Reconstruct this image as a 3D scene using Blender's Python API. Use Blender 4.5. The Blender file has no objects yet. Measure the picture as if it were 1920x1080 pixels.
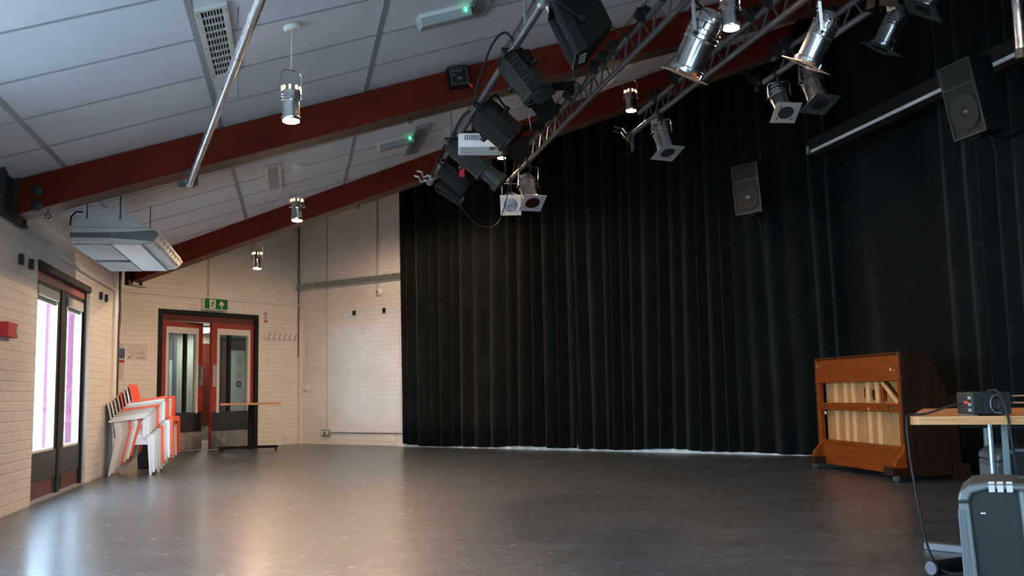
import bpy, math, random
from mathutils import Vector, Matrix
random.seed(7)
R=math.radians; PI=math.pi
sc=bpy.context.scene; COL=sc.collection
# ------------------------------------------------------------------ frames
# hall frame: x = distance from the left wall, y = along the left wall, z = up
def frame(ox,oy,a): return Matrix.Translation((ox,oy,0))@Matrix.Rotation(R(a),4,'Z')
HALL=frame(-3.73,7.07,12.8)
CX,CY=-3.89,17.42                       # far corner of the two white walls
WB=frame(CX,CY,-35)                     # door wall: x = into the room, y = along (negative towards the left wall)
WC=frame(CX,CY,-36)                     # brick / curtain wall: x = along, -y = into the room
T=Matrix.Translation
def RZ(a): return Matrix.Rotation(R(a),4,'Z')
def RX(a): return Matrix.Rotation(R(a),4,'X')
def RY(a): return Matrix.Rotation(R(a),4,'Y')
def V(*a): return Vector(a)
SL=0.315; EZ=2.5                        # roof slope and eave height
def roofz(x): return EZ+SL*x
ROOF=lambda x,y: HALL@T((x,y,roofz(x)))@RY(-math.degrees(math.atan(SL)))   # local frame lying in the roof plane

# ------------------------------------------------------------------ materials
def mat(name,col,rough=.5,metal=0.,spec=.5,noise=0.,nscale=8.,bump=0.,bscale=60.,sheen=0.,emit=None,es=0.,coord='Object',stretch=(1,1,1),rvar=0.):
    m=bpy.data.materials.new(name); m.use_nodes=True; nt=m.node_tree; b=nt.nodes['Principled BSDF']
    b.inputs['Base Color'].default_value=(*col,1); b.inputs['Roughness'].default_value=rough
    b.inputs['Metallic'].default_value=metal; b.inputs['Specular IOR Level'].default_value=spec
    if sheen: b.inputs['Sheen Weight'].default_value=sheen; b.inputs['Sheen Roughness'].default_value=.5
    if emit: b.inputs['Emission Color'].default_value=(*emit,1); b.inputs['Emission Strength'].default_value=es
    if noise or bump or rvar:
        tc=nt.nodes.new('ShaderNodeTexCoord'); mp=nt.nodes.new('ShaderNodeMapping'); mp.inputs['Scale'].default_value=stretch
        nt.links.new(tc.outputs[coord],mp.inputs['Vector'])
        n=nt.nodes.new('ShaderNodeTexNoise'); n.inputs['Scale'].default_value=nscale; n.inputs['Detail'].default_value=6
        nt.links.new(mp.outputs['Vector'],n.inputs['Vector'])
        if noise:
            r=nt.nodes.new('ShaderNodeValToRGB'); e=r.color_ramp.elements
            e[0].position=.3; e[1].position=.72
            e[0].color=(*[c*(1-noise) for c in col],1); e[1].color=(*[min(1,c*(1+noise)) for c in col],1)
            nt.links.new(n.outputs['Fac'],r.inputs['Fac']); nt.links.new(r.outputs['Color'],b.inputs['Base Color'])
        if rvar:
            mr=nt.nodes.new('ShaderNodeMapRange'); mr.inputs['From Min'].default_value=.3; mr.inputs['From Max'].default_value=.7
            mr.inputs['To Min'].default_value=max(.02,rough-rvar); mr.inputs['To Max'].default_value=rough+rvar
            nt.links.new(n.outputs['Fac'],mr.inputs['Value']); nt.links.new(mr.outputs['Result'],b.inputs['Roughness'])
        if bump:
            n2=nt.nodes.new('ShaderNodeTexNoise'); n2.inputs['Scale'].default_value=bscale; n2.inputs['Detail'].default_value=4
            nt.links.new(mp.outputs['Vector'],n2.inputs['Vector'])
            bp=nt.nodes.new('ShaderNodeBump'); bp.inputs['Strength'].default_value=bump; bp.inputs['Distance'].default_value=.01
            nt.links.new(n2.outputs['Fac'],bp.inputs['Height']); nt.links.new(bp.outputs['Normal'],b.inputs['Normal'])
    return m
def brick(name,col,axis):
    """white painted brickwork: the joints run along object axis 'axis' (0 x, 1 y) and z"""
    m=bpy.data.materials.new(name); m.use_nodes=True; nt=m.node_tree; b=nt.nodes['Principled BSDF']; L=nt.links.new
    tc=nt.nodes.new('ShaderNodeTexCoord'); sp=nt.nodes.new('ShaderNodeSeparateXYZ'); cb=nt.nodes.new('ShaderNodeCombineXYZ')
    L(tc.outputs['Object'],sp.inputs[0]); L(sp.outputs[axis],cb.inputs[0]); L(sp.outputs[2],cb.inputs[1])
    nz=nt.nodes.new('ShaderNodeTexNoise'); nz.inputs['Scale'].default_value=5; L(cb.outputs[0],nz.inputs['Vector'])
    ad=nt.nodes.new('ShaderNodeMixRGB'); ad.blend_type='LINEAR_LIGHT'; ad.inputs[0].default_value=.004; L(cb.outputs[0],ad.inputs[1]); L(nz.outputs['Color'],ad.inputs[2])
    br=nt.nodes.new('ShaderNodeTexBrick'); br.inputs['Scale'].default_value=1; br.inputs['Brick Width'].default_value=.225
    br.inputs['Row Height'].default_value=.076; br.inputs['Mortar Size'].default_value=.0055; br.inputs['Mortar Smooth'].default_value=.6
    br.inputs['Color1'].default_value=(*col,1); br.inputs['Color2'].default_value=(*[c*.95 for c in col],1); br.inputs['Mortar'].default_value=(*[c*.86 for c in col],1)
    L(ad.outputs[0],br.inputs['Vector'])
    st=nt.nodes.new('ShaderNodeTexNoise'); st.inputs['Scale'].default_value=1.3; st.inputs['Detail'].default_value=5; L(tc.outputs['Object'],st.inputs['Vector'])
    rp=nt.nodes.new('ShaderNodeValToRGB'); rp.color_ramp.elements[0].color=(.93,.92,.9,1); rp.color_ramp.elements[0].position=.35; rp.color_ramp.elements[1].position=.6
    L(st.outputs['Fac'],rp.inputs['Fac'])
    mx=nt.nodes.new('ShaderNodeMixRGB'); mx.blend_type='MULTIPLY'; mx.inputs[0].default_value=1; L(br.outputs['Color'],mx.inputs[1]); L(rp.outputs['Color'],mx.inputs[2])
    L(mx.outputs[0],b.inputs['Base Color']); b.inputs['Roughness'].default_value=.45; b.inputs['Specular IOR Level'].default_value=.4
    inv=nt.nodes.new('ShaderNodeMath'); inv.operation='SUBTRACT'; inv.inputs[0].default_value=1; L(br.outputs['Fac'],inv.inputs[1])
    fn=nt.nodes.new('ShaderNodeTexNoise'); fn.inputs['Scale'].default_value=40; L(tc.outputs['Object'],fn.inputs['Vector'])
    am=nt.nodes.new('ShaderNodeMath'); am.operation='MULTIPLY_ADD'; am.inputs[1].default_value=.25; L(fn.outputs['Fac'],am.inputs[0]); L(inv.outputs[0],am.inputs[2])
    bp=nt.nodes.new('ShaderNodeBump'); bp.inputs['Strength'].default_value=.6; bp.inputs['Distance'].default_value=.006
    L(am.outputs[0],bp.inputs['Height']); L(bp.outputs['Normal'],b.inputs['Normal'])
    return m
def wood(name,c1,c2,rough=.35,spec=.3,scale=2.2,axis=(1,14,14),dist=2.5):
    m=bpy.data.materials.new(name); m.use_nodes=True; nt=m.node_tree; b=nt.nodes['Principled BSDF']; L=nt.links.new
    tc=nt.nodes.new('ShaderNodeTexCoord'); mp=nt.nodes.new('ShaderNodeMapping'); mp.inputs['Scale'].default_value=axis
    L(tc.outputs['Object'],mp.inputs['Vector'])
    n=nt.nodes.new('ShaderNodeTexNoise'); n.inputs['Scale'].default_value=scale; n.inputs['Detail'].default_value=8; n.inputs['Distortion'].default_value=dist; L(mp.outputs[0],n.inputs['Vector'])
    r=nt.nodes.new('ShaderNodeValToRGB'); e=r.color_ramp.elements; e[0].position=.32; e[1].position=.68; e[0].color=(*c1,1); e[1].color=(*c2,1)
    L(n.outputs['Fac'],r.inputs['Fac']); L(r.outputs['Color'],b.inputs['Base Color'])
    b.inputs['Roughness'].default_value=rough; b.inputs['Specular IOR Level'].default_value=spec
    return m
def glass(name,tint=(.9,.95,.95),refl=.12):
    m=bpy.data.materials.new(name); m.use_nodes=True; nt=m.node_tree; nt.nodes.clear(); L=nt.links.new
    o=nt.nodes.new('ShaderNodeOutputMaterial'); mx=nt.nodes.new('ShaderNodeMixShader'); t=nt.nodes.new('ShaderNodeBsdfTransparent'); g=nt.nodes.new('ShaderNodeBsdfGlossy')
    t.inputs['Color'].default_value=(*tint,1); g.inputs['Roughness'].default_value=.02
    lw=nt.nodes.new('ShaderNodeLayerWeight'); lw.inputs['Blend'].default_value=.5
    pw=nt.nodes.new('ShaderNodeMath'); pw.operation='POWER'; pw.inputs[1].default_value=5; L(lw.outputs['Facing'],pw.inputs[0])
    ml=nt.nodes.new('ShaderNodeMath'); ml.operation='MULTIPLY_ADD'; ml.inputs[1].default_value=.7; ml.inputs[2].default_value=.04; L(pw.outputs[0],ml.inputs[0])
    L(ml.outputs[0],mx.inputs[0]); L(t.outputs[0],mx.inputs[1]); L(g.outputs[0],mx.inputs[2]); L(mx.outputs[0],o.inputs['Surface'])
    return m
def floor_mat():
    m=bpy.data.materials.new('floor_vinyl'); m.use_nodes=True; nt=m.node_tree; b=nt.nodes['Principled BSDF']; L=nt.links.new
    tc=nt.nodes.new('ShaderNodeTexCoord')
    def noise(scale,det,stretch=(1,1,1),rot=0,dist=0):
        mp=nt.nodes.new('ShaderNodeMapping'); mp.inputs['Scale'].default_value=stretch; mp.inputs['Rotation'].default_value=(0,0,R(rot)); L(tc.outputs['Object'],mp.inputs['Vector'])
        n=nt.nodes.new('ShaderNodeTexNoise'); n.inputs['Scale'].default_value=scale; n.inputs['Detail'].default_value=det; n.inputs['Distortion'].default_value=dist; L(mp.outputs[0],n.inputs['Vector']); return n
    def ramp(n,p0,p1,c0,c1):
        r=nt.nodes.new('ShaderNodeValToRGB'); e=r.color_ramp.elements; e[0].position=p0; e[1].position=p1; e[0].color=(*c0,1); e[1].color=(*c1,1); L(n.outputs['Fac'],r.inputs['Fac']); return r
    base=ramp(noise(9,10,(1,1,1)),.32,.7,(.014,.021,.028),(.044,.059,.074))
    fine=ramp(noise(75,8),.36,.70,(.38,.38,.38),(2.0,2.0,2.0))
    m1=nt.nodes.new('ShaderNodeMixRGB'); m1.blend_type='MULTIPLY'; m1.inputs[0].default_value=1; L(base.outputs[0],m1.inputs[1]); L(fine.outputs[0],m1.inputs[2])
    mac=ramp(noise(1.6,7,(1,2.2,1),35,.8),.3,.7,(.62,.62,.64),(1.35,1.35,1.33))
    m2=nt.nodes.new('ShaderNodeMixRGB'); m2.blend_type='MULTIPLY'; m2.inputs[0].default_value=1; L(m1.outputs[0],m2.inputs[1]); L(mac.outputs[0],m2.inputs[2])
    cur=m2.outputs[0]; rs=None
    for rot,st,sc_,lo in ((20,(1,9,1),2.4,.70),(75,(1,11,1),2.1,.705),(130,(1,8,1),2.7,.70),(165,(1,14,1),1.7,.70)):
        s=ramp(noise(sc_*6.0,12,(st[0],st[1]*2.2,1),rot,1.8),lo-.06,lo+.05,(0,0,0),(1,1,1))
        mm=nt.nodes.new('ShaderNodeMixRGB'); mm.inputs[2].default_value=(.26,.26,.25,1)
        k=nt.nodes.new('ShaderNodeMath'); k.operation='MULTIPLY'; k.inputs[1].default_value=.06; L(s.outputs[0],k.inputs[0]); L(k.outputs[0],mm.inputs[0]); L(cur,mm.inputs[1]); cur=mm.outputs[0]
    L(cur,b.inputs['Base Color'])
    rn=noise(14,8); mr=nt.nodes.new('ShaderNodeMapRange'); mr.inputs['From Min'].default_value=.3; mr.inputs['From Max'].default_value=.7; mr.inputs['To Min'].default_value=.19; mr.inputs['To Max'].default_value=.28
    L(rn.outputs['Fac'],mr.inputs['Value']); L(mr.outputs[0],b.inputs['Coat Roughness']); b.inputs['Coat Weight'].default_value=.55; b.inputs['Roughness'].default_value=.5
    b.inputs['Specular IOR Level'].default_value=.7
    bn=noise(90,4,(1,1,1)); bp=nt.nodes.new('ShaderNodeBump'); bp.inputs['Strength'].default_value=.02; bp.inputs['Distance'].default_value=.01; L(bn.outputs['Fac'],bp.inputs['Height']); L(bp.outputs[0],b.inputs['Normal'])
    return m
def mesh_mat(name,col,hole,scale=160):
    m=bpy.data.materials.new(name); m.use_nodes=True; nt=m.node_tree; b=nt.nodes['Principled BSDF']; L=nt.links.new
    tc=nt.nodes.new('ShaderNodeTexCoord'); v=nt.nodes.new('ShaderNodeTexVoronoi'); v.inputs['Scale'].default_value=scale; v.inputs['Randomness'].default_value=.1; L(tc.outputs['Object'],v.inputs['Vector'])
    r=nt.nodes.new('ShaderNodeValToRGB'); r.color_ramp.elements[0].position=.38; r.color_ramp.elements[1].position=.5; r.color_ramp.elements[0].color=(*hole,1); r.color_ramp.elements[1].color=(*col,1)
    L(v.outputs['Distance'],r.inputs['Fac']); L(r.outputs[0],b.inputs['Base Color']); b.inputs['Roughness'].default_value=.5
    return m
M={}
M['brickY']=brick('painted_brick_y',(.80,.775,.74),1); M['brickX']=brick('painted_brick_x',(.80,.78,.75),0)
M['plaster']=mat('plaster',(.78,.76,.73),.6,noise=.03,nscale=3,bump=.05)
M['floor']=floor_mat()
M['tile']=mat('ceiling_tile',(.715,.715,.745),.85,noise=.035,nscale=2.2,bump=.04,bscale=120)
M['batten']=mat('ceiling_batten',(.33,.34,.36),.5)
M['beam']=mat('oxblood_paint',(.125,.015,.006),.55,spec=.08,noise=.12,nscale=3)
M['soffit']=mat('brown_soffit',(.17,.075,.045),.5,noise=.1,nscale=4); M['black_paint']=mat('black_fly_paint',(.004,.004,.004),.9,spec=.1)  # soffit brown holds the bounce light on the beam undersides
M['white']=mat('white_gloss_paint',(.78,.77,.74),.4,noise=.03,nscale=6)
M['wplastic']=mat('white_plastic',(.75,.74,.71),.4)
M['grey_plastic']=mat('grey_plastic',(.50,.51,.50),.42,noise=.05,nscale=5)
M['dark_stripe']=mat('dark_grey_plastic',(.11,.115,.11),.4)
M['velvet']=mat('black_drape_cloth',(.0036,.0050,.0049),.92,spec=.12,noise=.25,nscale=2.5,sheen=.05,bump=.12,bscale=300)
M['drape']=mat('black_serge_cloth',(.0034,.0047,.0046),.95,spec=.1,noise=.25,nscale=1.6,sheen=.04,bump=.1,bscale=300)
M['steel']=mat('galvanised_steel',(.50,.52,.54),.36,1.,noise=.2,nscale=30,rvar=.1)
M['alu']=mat('aluminium_tube',(.20,.22,.24),.42,.85,noise=.12,nscale=20,rvar=.08)
M['trunk']=mat('galvanised_trunking',(.36,.40,.37),.42,.75,noise=.25,nscale=14,rvar=.1)
M['chrome']=mat('polished_aluminium',(.80,.80,.79),.17,1.,noise=.06,nscale=9,rvar=.06)
M['chrome_d']=mat('dull_aluminium',(.36,.365,.37),.26,1.,noise=.1,nscale=12,rvar=.06)
M['plate']=mat('brushed_plate',(.62,.63,.65),.4,.35)
M['plate_grey']=mat('grey_gel_frame',(.30,.30,.29),.5,.2)
M['plate_dark']=mat('dark_gel_frame',(.035,.045,.045),.5,.2)
M['black']=mat('black_metal',(.0040,.0048,.0046),.6,spec=.14,noise=.2,nscale=20)
M['black_m']=mat('black_plastic',(.009,.010,.010),.5,spec=.35)
M['dkgreen']=mat('greenblack_paint',(.012,.016,.014),.5,spec=.22,noise=.15,nscale=6)
M['red']=mat('door_red_paint',(.30,.035,.022),.4,noise=.1,nscale=5)
M['dred']=mat('dark_red_paint',(.11,.022,.016),.42,noise=.1,nscale=5)
M['salmon']=mat('faded_red_paint',(.42,.11,.085),.5,noise=.08,nscale=5)
M['callred']=mat('signal_red',(.55,.02,.025),.4)
M['bead']=mat('cream_bead_paint',(.66,.63,.58),.45)
M['kick']=mat('black_kick_plate',(.016,.018,.017),.38,noise=.5,nscale=18)
M['kgrey']=mat('worn_steel_plate',(.30,.29,.27),.5,.3,noise=.3,nscale=10)
M['glass']=glass('window_glass'); M['glass2']=glass('door_glass',(.80,.86,.85))
M['bulb']=mat('lit_lamp',(1,.8,.5),.3,emit=(1,.66,.34),es=30)
M['slot']=mat('lamp_glow_slot',(1,.7,.4),.4,emit=(1,.52,.2),es=5)
M['slotdark']=mat('dark_slot',(.01,.01,.01),.6)
M['lens']=mat('lens_glass',(.02,.02,.02),.06,spec=1.)
M['lens_red']=mat('red_gel',(.05,.002,.005),.25)
M['reflector']=mat('lamp_reflector',(.42,.43,.44),.2,1.,noise=.6,nscale=14)
M['piano']=wood('piano_mahogany',(.115,.019,.001),(.20,.042,.001),.5,.2,2.0,(16,1,14))
M['piano_side']=wood('piano_dark_veneer',(.010,.003,.001),(.026,.008,.002),.55,.2,2.6,(9,9,.7))
M['pine']=wood('pine_soundboard',(.25,.125,.05),(.36,.19,.08),.6,.2,2,(9,9,1.2))
M['pine_l']=wood('pale_pine',(.48,.25,.10),(.58,.33,.15),.6,.2,2,(9,9,1.2))
M['torn']=mat('torn_hole_dark',(.035,.014,.004),.9,spec=.05,noise=.4,nscale=30); M['patch']=wood('orange_patch_board',(.22,.09,.025),(.33,.15,.05),.5,.2)
M['beech']=wood('beech_top',(.40,.18,.065),(.50,.25,.10),.33,.3,2.0,(1.2,14,14),1.5)
M['beech_e']=wood('beech_edge',(.27,.11,.025),(.42,.19,.055),.4,.3,2.4,(1.5,14,30),2)
M['chairw']=mat('white_chair_plastic',(.78,.77,.76),.42); M['chairb']=mat('beige_chair_plastic',(.60,.50,.40),.45)
M['chairo']=mat('orange_chair_plastic',(.80,.10,.025),.4); M['chairg']=mat('grey_beige_chair_plastic',(.47,.42,.36),.45)
M['navy']=mat('navy_plastic',(.010,.018,.035),.45)
M['green']=mat('exit_sign_green',(.0,.16,.04),.5); M['signw']=mat('exit_sign_white',(.80,.80,.70),.5)
M['paper']=mat('paper',(.62,.56,.54),.8,noise=.03); M['ink']=mat('grey_ink',(.36,.31,.29),.8); M['inkd']=mat('black_ink',(.02,.03,.02),.8)
M['blue']=mat('notice_blue',(.06,.12,.18),.7); M['nred']=mat('notice_red',(.42,.04,.035),.7); M['purple']=mat('purple_sticker',(.10,.08,.20),.6)
M['brass']=mat('hook_metal',(.35,.33,.30),.35,.9)
M['led']=mat('green_indicator',(.0,.6,.2),.4,emit=(.05,1,.35),es=3)
M['diff']=mat('frosted_diffuser',(.34,.36,.355),.3,spec=.6)
M['spk']=mat('speaker_black_paint',(.008,.010,.0095),.6,spec=.3,noise=.15,nscale=25); M['horn']=mat('horn_plastic',(.012,.016,.015),.5,spec=.3); M['rim']=mat('speaker_rim',(.03,.036,.034),.45)
M['cone']=mat('speaker_cone',(.013,.0145,.012),.6,spec=.3); M['cap']=mat('dust_cap',(.04,.042,.04),.25)
M['pa']=mat('slate_grey_plastic',(.05,.056,.06),.38,noise=.08,nscale=12,rvar=.06); M['pad']=mat('dark_slate_plastic',(.008,.0115,.0115),.55,spec=.18,noise=.1,nscale=14)
M['grille']=mesh_mat('perforated_grille',(.10,.11,.13),(.006,.006,.007),210)
M['tape']=mat('white_tape',(.38,.35,.33),.8,spec=.1); M['cable']=mat('black_cable',(.010,.011,.011),.6,spec=.25)
M['conred']=mat('red_plug',(.5,.03,.02),.4); M['silver']=mat('silver_connector',(.6,.55,.5),.3,1.)
M['seam']=mat('dark_seam',(.10,.045,.02),.6)
M['screen']=mat('white_screen_fabric',(.72,.74,.78),.6)
M['projw']=mat('projector_white',(.66,.67,.69),.4)
M['warmflap']=mat('tan_flap',(.42,.24,.15),.5); M['pink']=mat('pink_gel',(.45,.01,.06),.4)
M['pinkpost']=mat('faded_pink_paint',(.15,.055,.10),1.,spec=0.); M['postred']=mat('deep_red_post',(.20,.006,.012),1.,spec=0.); M['extw']=mat('outside_white_render',(.85,.87,.9),.8); M['pave']=mat('outside_paving',(.74,.74,.74),.8,noise=.15,nscale=4)  # the pink imitates a reflection of the red frame
M['corr']=mat('corridor_wall',(.52,.56,.50),.6); M['corrf']=mat('corridor_floor',(.35,.34,.31),.4); M['opal']=mat('opal_lamp',(1,.95,.85),.4,emit=(1,.90,.72),es=1.2)
M['teal']=mat('teal_door',(.12,.17,.19),.5); M['pwhite']=mat('pale_door_panel',(.66,.70,.74),.5)
M['rubber']=mat('grey_rubber',(.09,.09,.088),.6); M['gtape']=mat('pale_floor_bar',(.11,.115,.135),.4,.2)
M['brk']=mat('black_bracket',(.013,.016,.014),.5); M['spec']=mat('sparkle_steel',(.25,.29,.36),.3,1.,noise=.6,nscale=260)
M['legg']=mat('grey_green_leg',(.07,.09,.09),.45,.3)

# ------------------------------------------------------------------ mesh builder
class MB:
    def __init__(s): s.v=[]; s.f=[]; s.X=Matrix.Identity(4)
    def add(s,vs,fs):
        k=len(s.v); X=s.X; s.v+= [tuple(X@Vector(p)) for p in vs]; s.f+=[tuple(i+k for i in f) for f in fs]; return s
    def box(s,x0,x1,y0,y1,z0,z1):
        return s.add([(x0,y0,z0),(x1,y0,z0),(x1,y1,z0),(x0,y1,z0),(x0,y0,z1),(x1,y0,z1),(x1,y1,z1),(x0,y1,z1)],
            [(0,3,2,1),(4,5,6,7),(0,1,5,4),(1,2,6,5),(2,3,7,6),(3,0,4,7)])
    def hexa(s,bot,top):
        return s.add(list(bot)+list(top),[(0,3,2,1),(4,5,6,7),(0,1,5,4),(1,2,6,5),(2,3,7,6),(3,0,4,7)])
    def prism(s,poly,axis,a,b):
        """poly = list of 2D points; axis 0/1/2 is the extrusion direction"""
        n=len(poly)
        def p3(p,t): return (t,p[0],p[1]) if axis==0 else ((p[0],t,p[1]) if axis==1 else (p[0],p[1],t))
        vs=[p3(p,a) for p in poly]+[p3(p,b) for p in poly]
        return s.add(vs,[tuple(range(n-1,-1,-1)),tuple(range(n,2*n))]+[(i,(i+1)%n,n+(i+1)%n,n+i) for i in range(n)])
    def rings(s,rings,cap0=True,cap1=True,closed=True):
        n=len(rings[0]); vs=[p for r in rings for p in r]; fs=[]
        for j in range(len(rings)-1):
            for i in range(n if closed else n-1): fs.append((j*n+i,j*n+(i+1)%n,(j+1)*n+(i+1)%n,(j+1)*n+i))
        if cap0: fs.append(tuple(range(n-1,-1,-1)))
        if cap1: fs.append(tuple((len(rings)-1)*n+i for i in range(n)))
        return s.add(vs,fs)
    def tube(s,pts,r,n=8,caps=True):
        pts=[Vector(p) for p in pts]; rr=r if isinstance(r,(list,tuple)) else [r]*len(pts); rings=[]; up=None
        for i,p in enumerate(pts):
            d=(pts[min(i+1,len(pts)-1)]-pts[max(i-1,0)]).normalized()
            if up is None: up=Vector((0,0,1)) if abs(d.z)<.9 else Vector((1,0,0))
            a=d.cross(up).normalized(); b=a.cross(d).normalized(); up=b
            rings.append([tuple(p+(a*math.cos(2*PI*k/n)+b*math.sin(2*PI*k/n))*rr[i]) for k in range(n)])
        return s.rings(rings,caps,caps)
    def lathe(s,prof,n=20,cap0=True,cap1=True):
        """profile [(r,z)...] about the local z axis"""
        return s.rings([[(r*math.cos(2*PI*k/n),r*math.sin(2*PI*k/n),z) for k in range(n)] for r,z in prof],cap0,cap1)
    def frame_rect(s,y0,y1,z0,z1,w,x0,x1):
        s.box(x0,x1,y0,y0+w,z0,z1); s.box(x0,x1,y1-w,y1,z0,z1); s.box(x0,x1,y0+w,y1-w,z0,z0+w); s.box(x0,x1,y0+w,y1-w,z1-w,z1); return s
    def build(s,name,m,parent=None,smooth=False,bevel=0.,world=None,solid=0.,label=None):
        me=bpy.data.meshes.new(name); me.from_pydata(s.v,[],s.f); me.update()
        o=bpy.data.objects.new(name,me); COL.objects.link(o); me.materials.append(m)
        if smooth:
            for p in me.polygons: p.use_smooth=True
            try: me.set_sharp_from_angle(angle=R(38))
            except Exception: pass
        if bevel:
            b=o.modifiers.new('edge','BEVEL'); b.width=bevel; b.segments=2; b.limit_method='ANGLE'; b.angle_limit=R(40)
        if solid:
            q=o.modifiers.new('thick','SOLIDIFY'); q.thickness=solid; q.offset=0
        if parent is not None: o.parent=parent
        elif world is not None: o.matrix_world=world
        if label: o['label']=label
        return o
def tag(o,label,cat,group=None,kind=None):
    o['label']=label; o['category']=cat
    if group: o['group']=group
    if kind: o['kind']=kind
    return o
def thing(name,label,cat,M4,group=None):
    o=bpy.data.objects.new(name,None); o.empty_display_size=.1; COL.objects.link(o); o.matrix_world=M4
    return tag(o,label,cat,group)
def struct(o): o['kind']='structure'; return o
def B(x0,x1,y0,y1,z0,z1): return MB().box(x0,x1,y0,y1,z0,z1)
def orient(d,up=(0,0,1)):
    """matrix whose z axis is d, y axis as close to up as possible"""
    z=Vector(d).normalized(); u=Vector(up)
    if abs(z.dot(u.normalized()))>.97: u=Vector((0,1,0))
    x=u.cross(z).normalized(); y=z.cross(x)
    return Matrix(((x.x,y.x,z.x,0),(x.y,y.y,z.y,0),(x.z,y.z,z.z,0),(0,0,0,1)))
# ------------------------------------------------------------------ camera
F=1800.; pitch=math.atan(197/F); roll=R(1.1); CH=.83
fw=V(0,math.cos(pitch),math.sin(pitch)); up0=V(0,-math.sin(pitch),math.cos(pitch)); rt0=V(1,0,0)
rt=rt0*math.cos(roll)-up0*math.sin(roll); up=up0*math.cos(roll)+rt0*math.sin(roll)
cam=bpy.data.cameras.new('camera'); cam.sensor_width=36; cam.lens=36*F/1920; cam.clip_start=.05; cam.clip_end=200
co=bpy.data.objects.new('camera',cam); COL.objects.link(co)
co.matrix_world=Matrix(((rt.x,up.x,-fw.x,0),(rt.y,up.y,-fw.y,0),(rt.z,up.z,-fw.z,CH),(0,0,0,1)))
sc.camera=co
IH=HALL.to_3x3().inverted()
def aim(a,b,c=0.,lift=18):
    """hall-frame direction: a to the right, b downwards, c towards a viewer standing near the camera who looks up by lift degrees"""
    l=R(lift); f=V(0,math.cos(l),math.sin(l)); u=V(0,-math.sin(l),math.cos(l))
    return (IH@(V(1,0,0)*a-u*b-f*c)).normalized()

# ------------------------------------------------------------------ room shell
XR=7.45; YN=-11.5; FH=6.5; XW=8.95
def beam2y(x): return 4.84-.4245*x
struct(MB().add([(-9,-12,0),(16,-12,0),(16,24,0),(-9,24,0)],[(0,1,2,3)]).build('floor',M['floor']))
def wall(name,along,lo,hi,h,t0,t1,holes,m,world):
    """wall slab along axis 1 (y) or 0 (x) with rectangular openings (a0,a1,z0,z1)"""
    mb=MB(); cuts=sorted({lo,hi,*[a for q in holes for a in q[:2]]})
    for a,b in zip(cuts,cuts[1:]):
        hs=sorted([q for q in holes if q[0]<=a+1e-6 and q[1]>=b-1e-6],key=lambda q:q[2]); z=0
        for q in hs+[(0,0,h,h)]:
            if q[2]>z+1e-6: mb.box(*((t0,t1,a,b) if along==1 else (a,b,t0,t1)),z,q[2])
            z=max(z,q[3])
    return struct(mb.build(name,m,world=world))
D1=(.80,2.87,0.,2.0)
WINS=[(-4.2,-1.8,.75,2.1),(-7.4,-4.6,.15,2.1),(-10.6,-7.8,.15,2.1)]
wall('wall_left',1,YN,4.33,EZ,-.085,0,[D1]+WINS,M['brickY'],HALL)
D2=(-2.92,-.93,0.,2.26)
wall('wall_far_left',1,-3.95,0,FH,-.22,0,[D2],M['brickY'],WB)
wall('wall_far',0,0,10.6,FH,0,.2,[],M['brickX'],WC)
struct(MB().box(XW,XW+.2,YN,3.2,0,FH).build('wall_right',M['black_paint'],world=HALL))
WN=[(2.62,4.15,.15,2.25)]
wall('wall_near',0,-.3,XW+.2,FH,YN-.2,YN,WN,M['plaster'],HALL)
# return behind the end of the left wall and closures above the roof slope
q=V(0,4.33,0); w=HALL.inverted()@(WB@V(0,-3.9,0))
mb=MB(); n=(w-q).normalized(); s_=V(-n.y,n.x,0)*.08
mb.hexa([q+s_*0,w,w+s_,q+s_],[p+V(0,0,FH) for p in (q,w,w+s_,q+s_)]); struct(mb.build('wall_return',M['plaster'],world=HALL))
mb=MB(); y0=beam2y(0); y1=beam2y(XR)
mb.hexa([(0,y0,roofz(0)+.02),(XR,y1,roofz(XR)+.02),(XR,y1+.06,roofz(XR)+.02),(0,y0+.06,roofz(0)+.02)],[(0,y0,FH),(XR,y1,FH),(XR,y1+.06,FH),(0,y0+.06,FH)])
mb.box(-.06,0,4.33,y0+.06,EZ,FH)
struct(mb.build('wall_above_beam',M['black_paint'],world=HALL))
struct(MB().box(XR,XR+.05,YN,y1,roofz(XR)-.02,FH).build('wall_above_edge',M['black_paint'],world=HALL))
struct(MB().prism([(-.08,YN-.2),(9.15,YN-.2),(9.8,1.9),(2.2,10.9),(-1.15,7.6),(-.08,4.2)],2,FH,FH+.1).build('ceiling_fly',M['black_paint'],world=HALL))
mb=MB(); th=.05
mb.hexa([(0,YN,roofz(0)),(XR,YN,roofz(XR)),(XR,beam2y(XR),roofz(XR)),(0,beam2y(0),roofz(0))],[(0,YN,roofz(0)+th),(XR,YN,roofz(XR)+th),(XR,beam2y(XR),roofz(XR)+th),(0,beam2y(0),roofz(0)+th)])
struct(mb.build('ceiling',M['tile'],world=HALL))
# seams of the tiled ceiling
RM=HALL@Matrix(((math.cos(math.atan(SL)),0,-math.sin(math.atan(SL)),0),(0,1,0,0),(math.sin(math.atan(SL)),0,math.cos(math.atan(SL)),EZ),(0,0,0,1)))
K=math.sqrt(1+SL*SL)
mb=MB()
for i in range(7):
    x=.355+1.137*i
    if x>XR: break
    mb.box((x-.018)*K,(x+.018)*K,YN,beam2y(x),-.004,.004)
struct(mb.build('trim_1',M['batten'],world=RM))
mb=MB()
k=-16
while .1+.67*k<4.8:
    y=.1+.67*k; k+=1
    xe=min(XR,(4.84-y)/.4245)
    if xe>.1: mb.box(0,xe*K,y-.0115,y+.0115,-.003,.003)
struct(mb.build('trim_2',M['batten'],world=RM))
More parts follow.
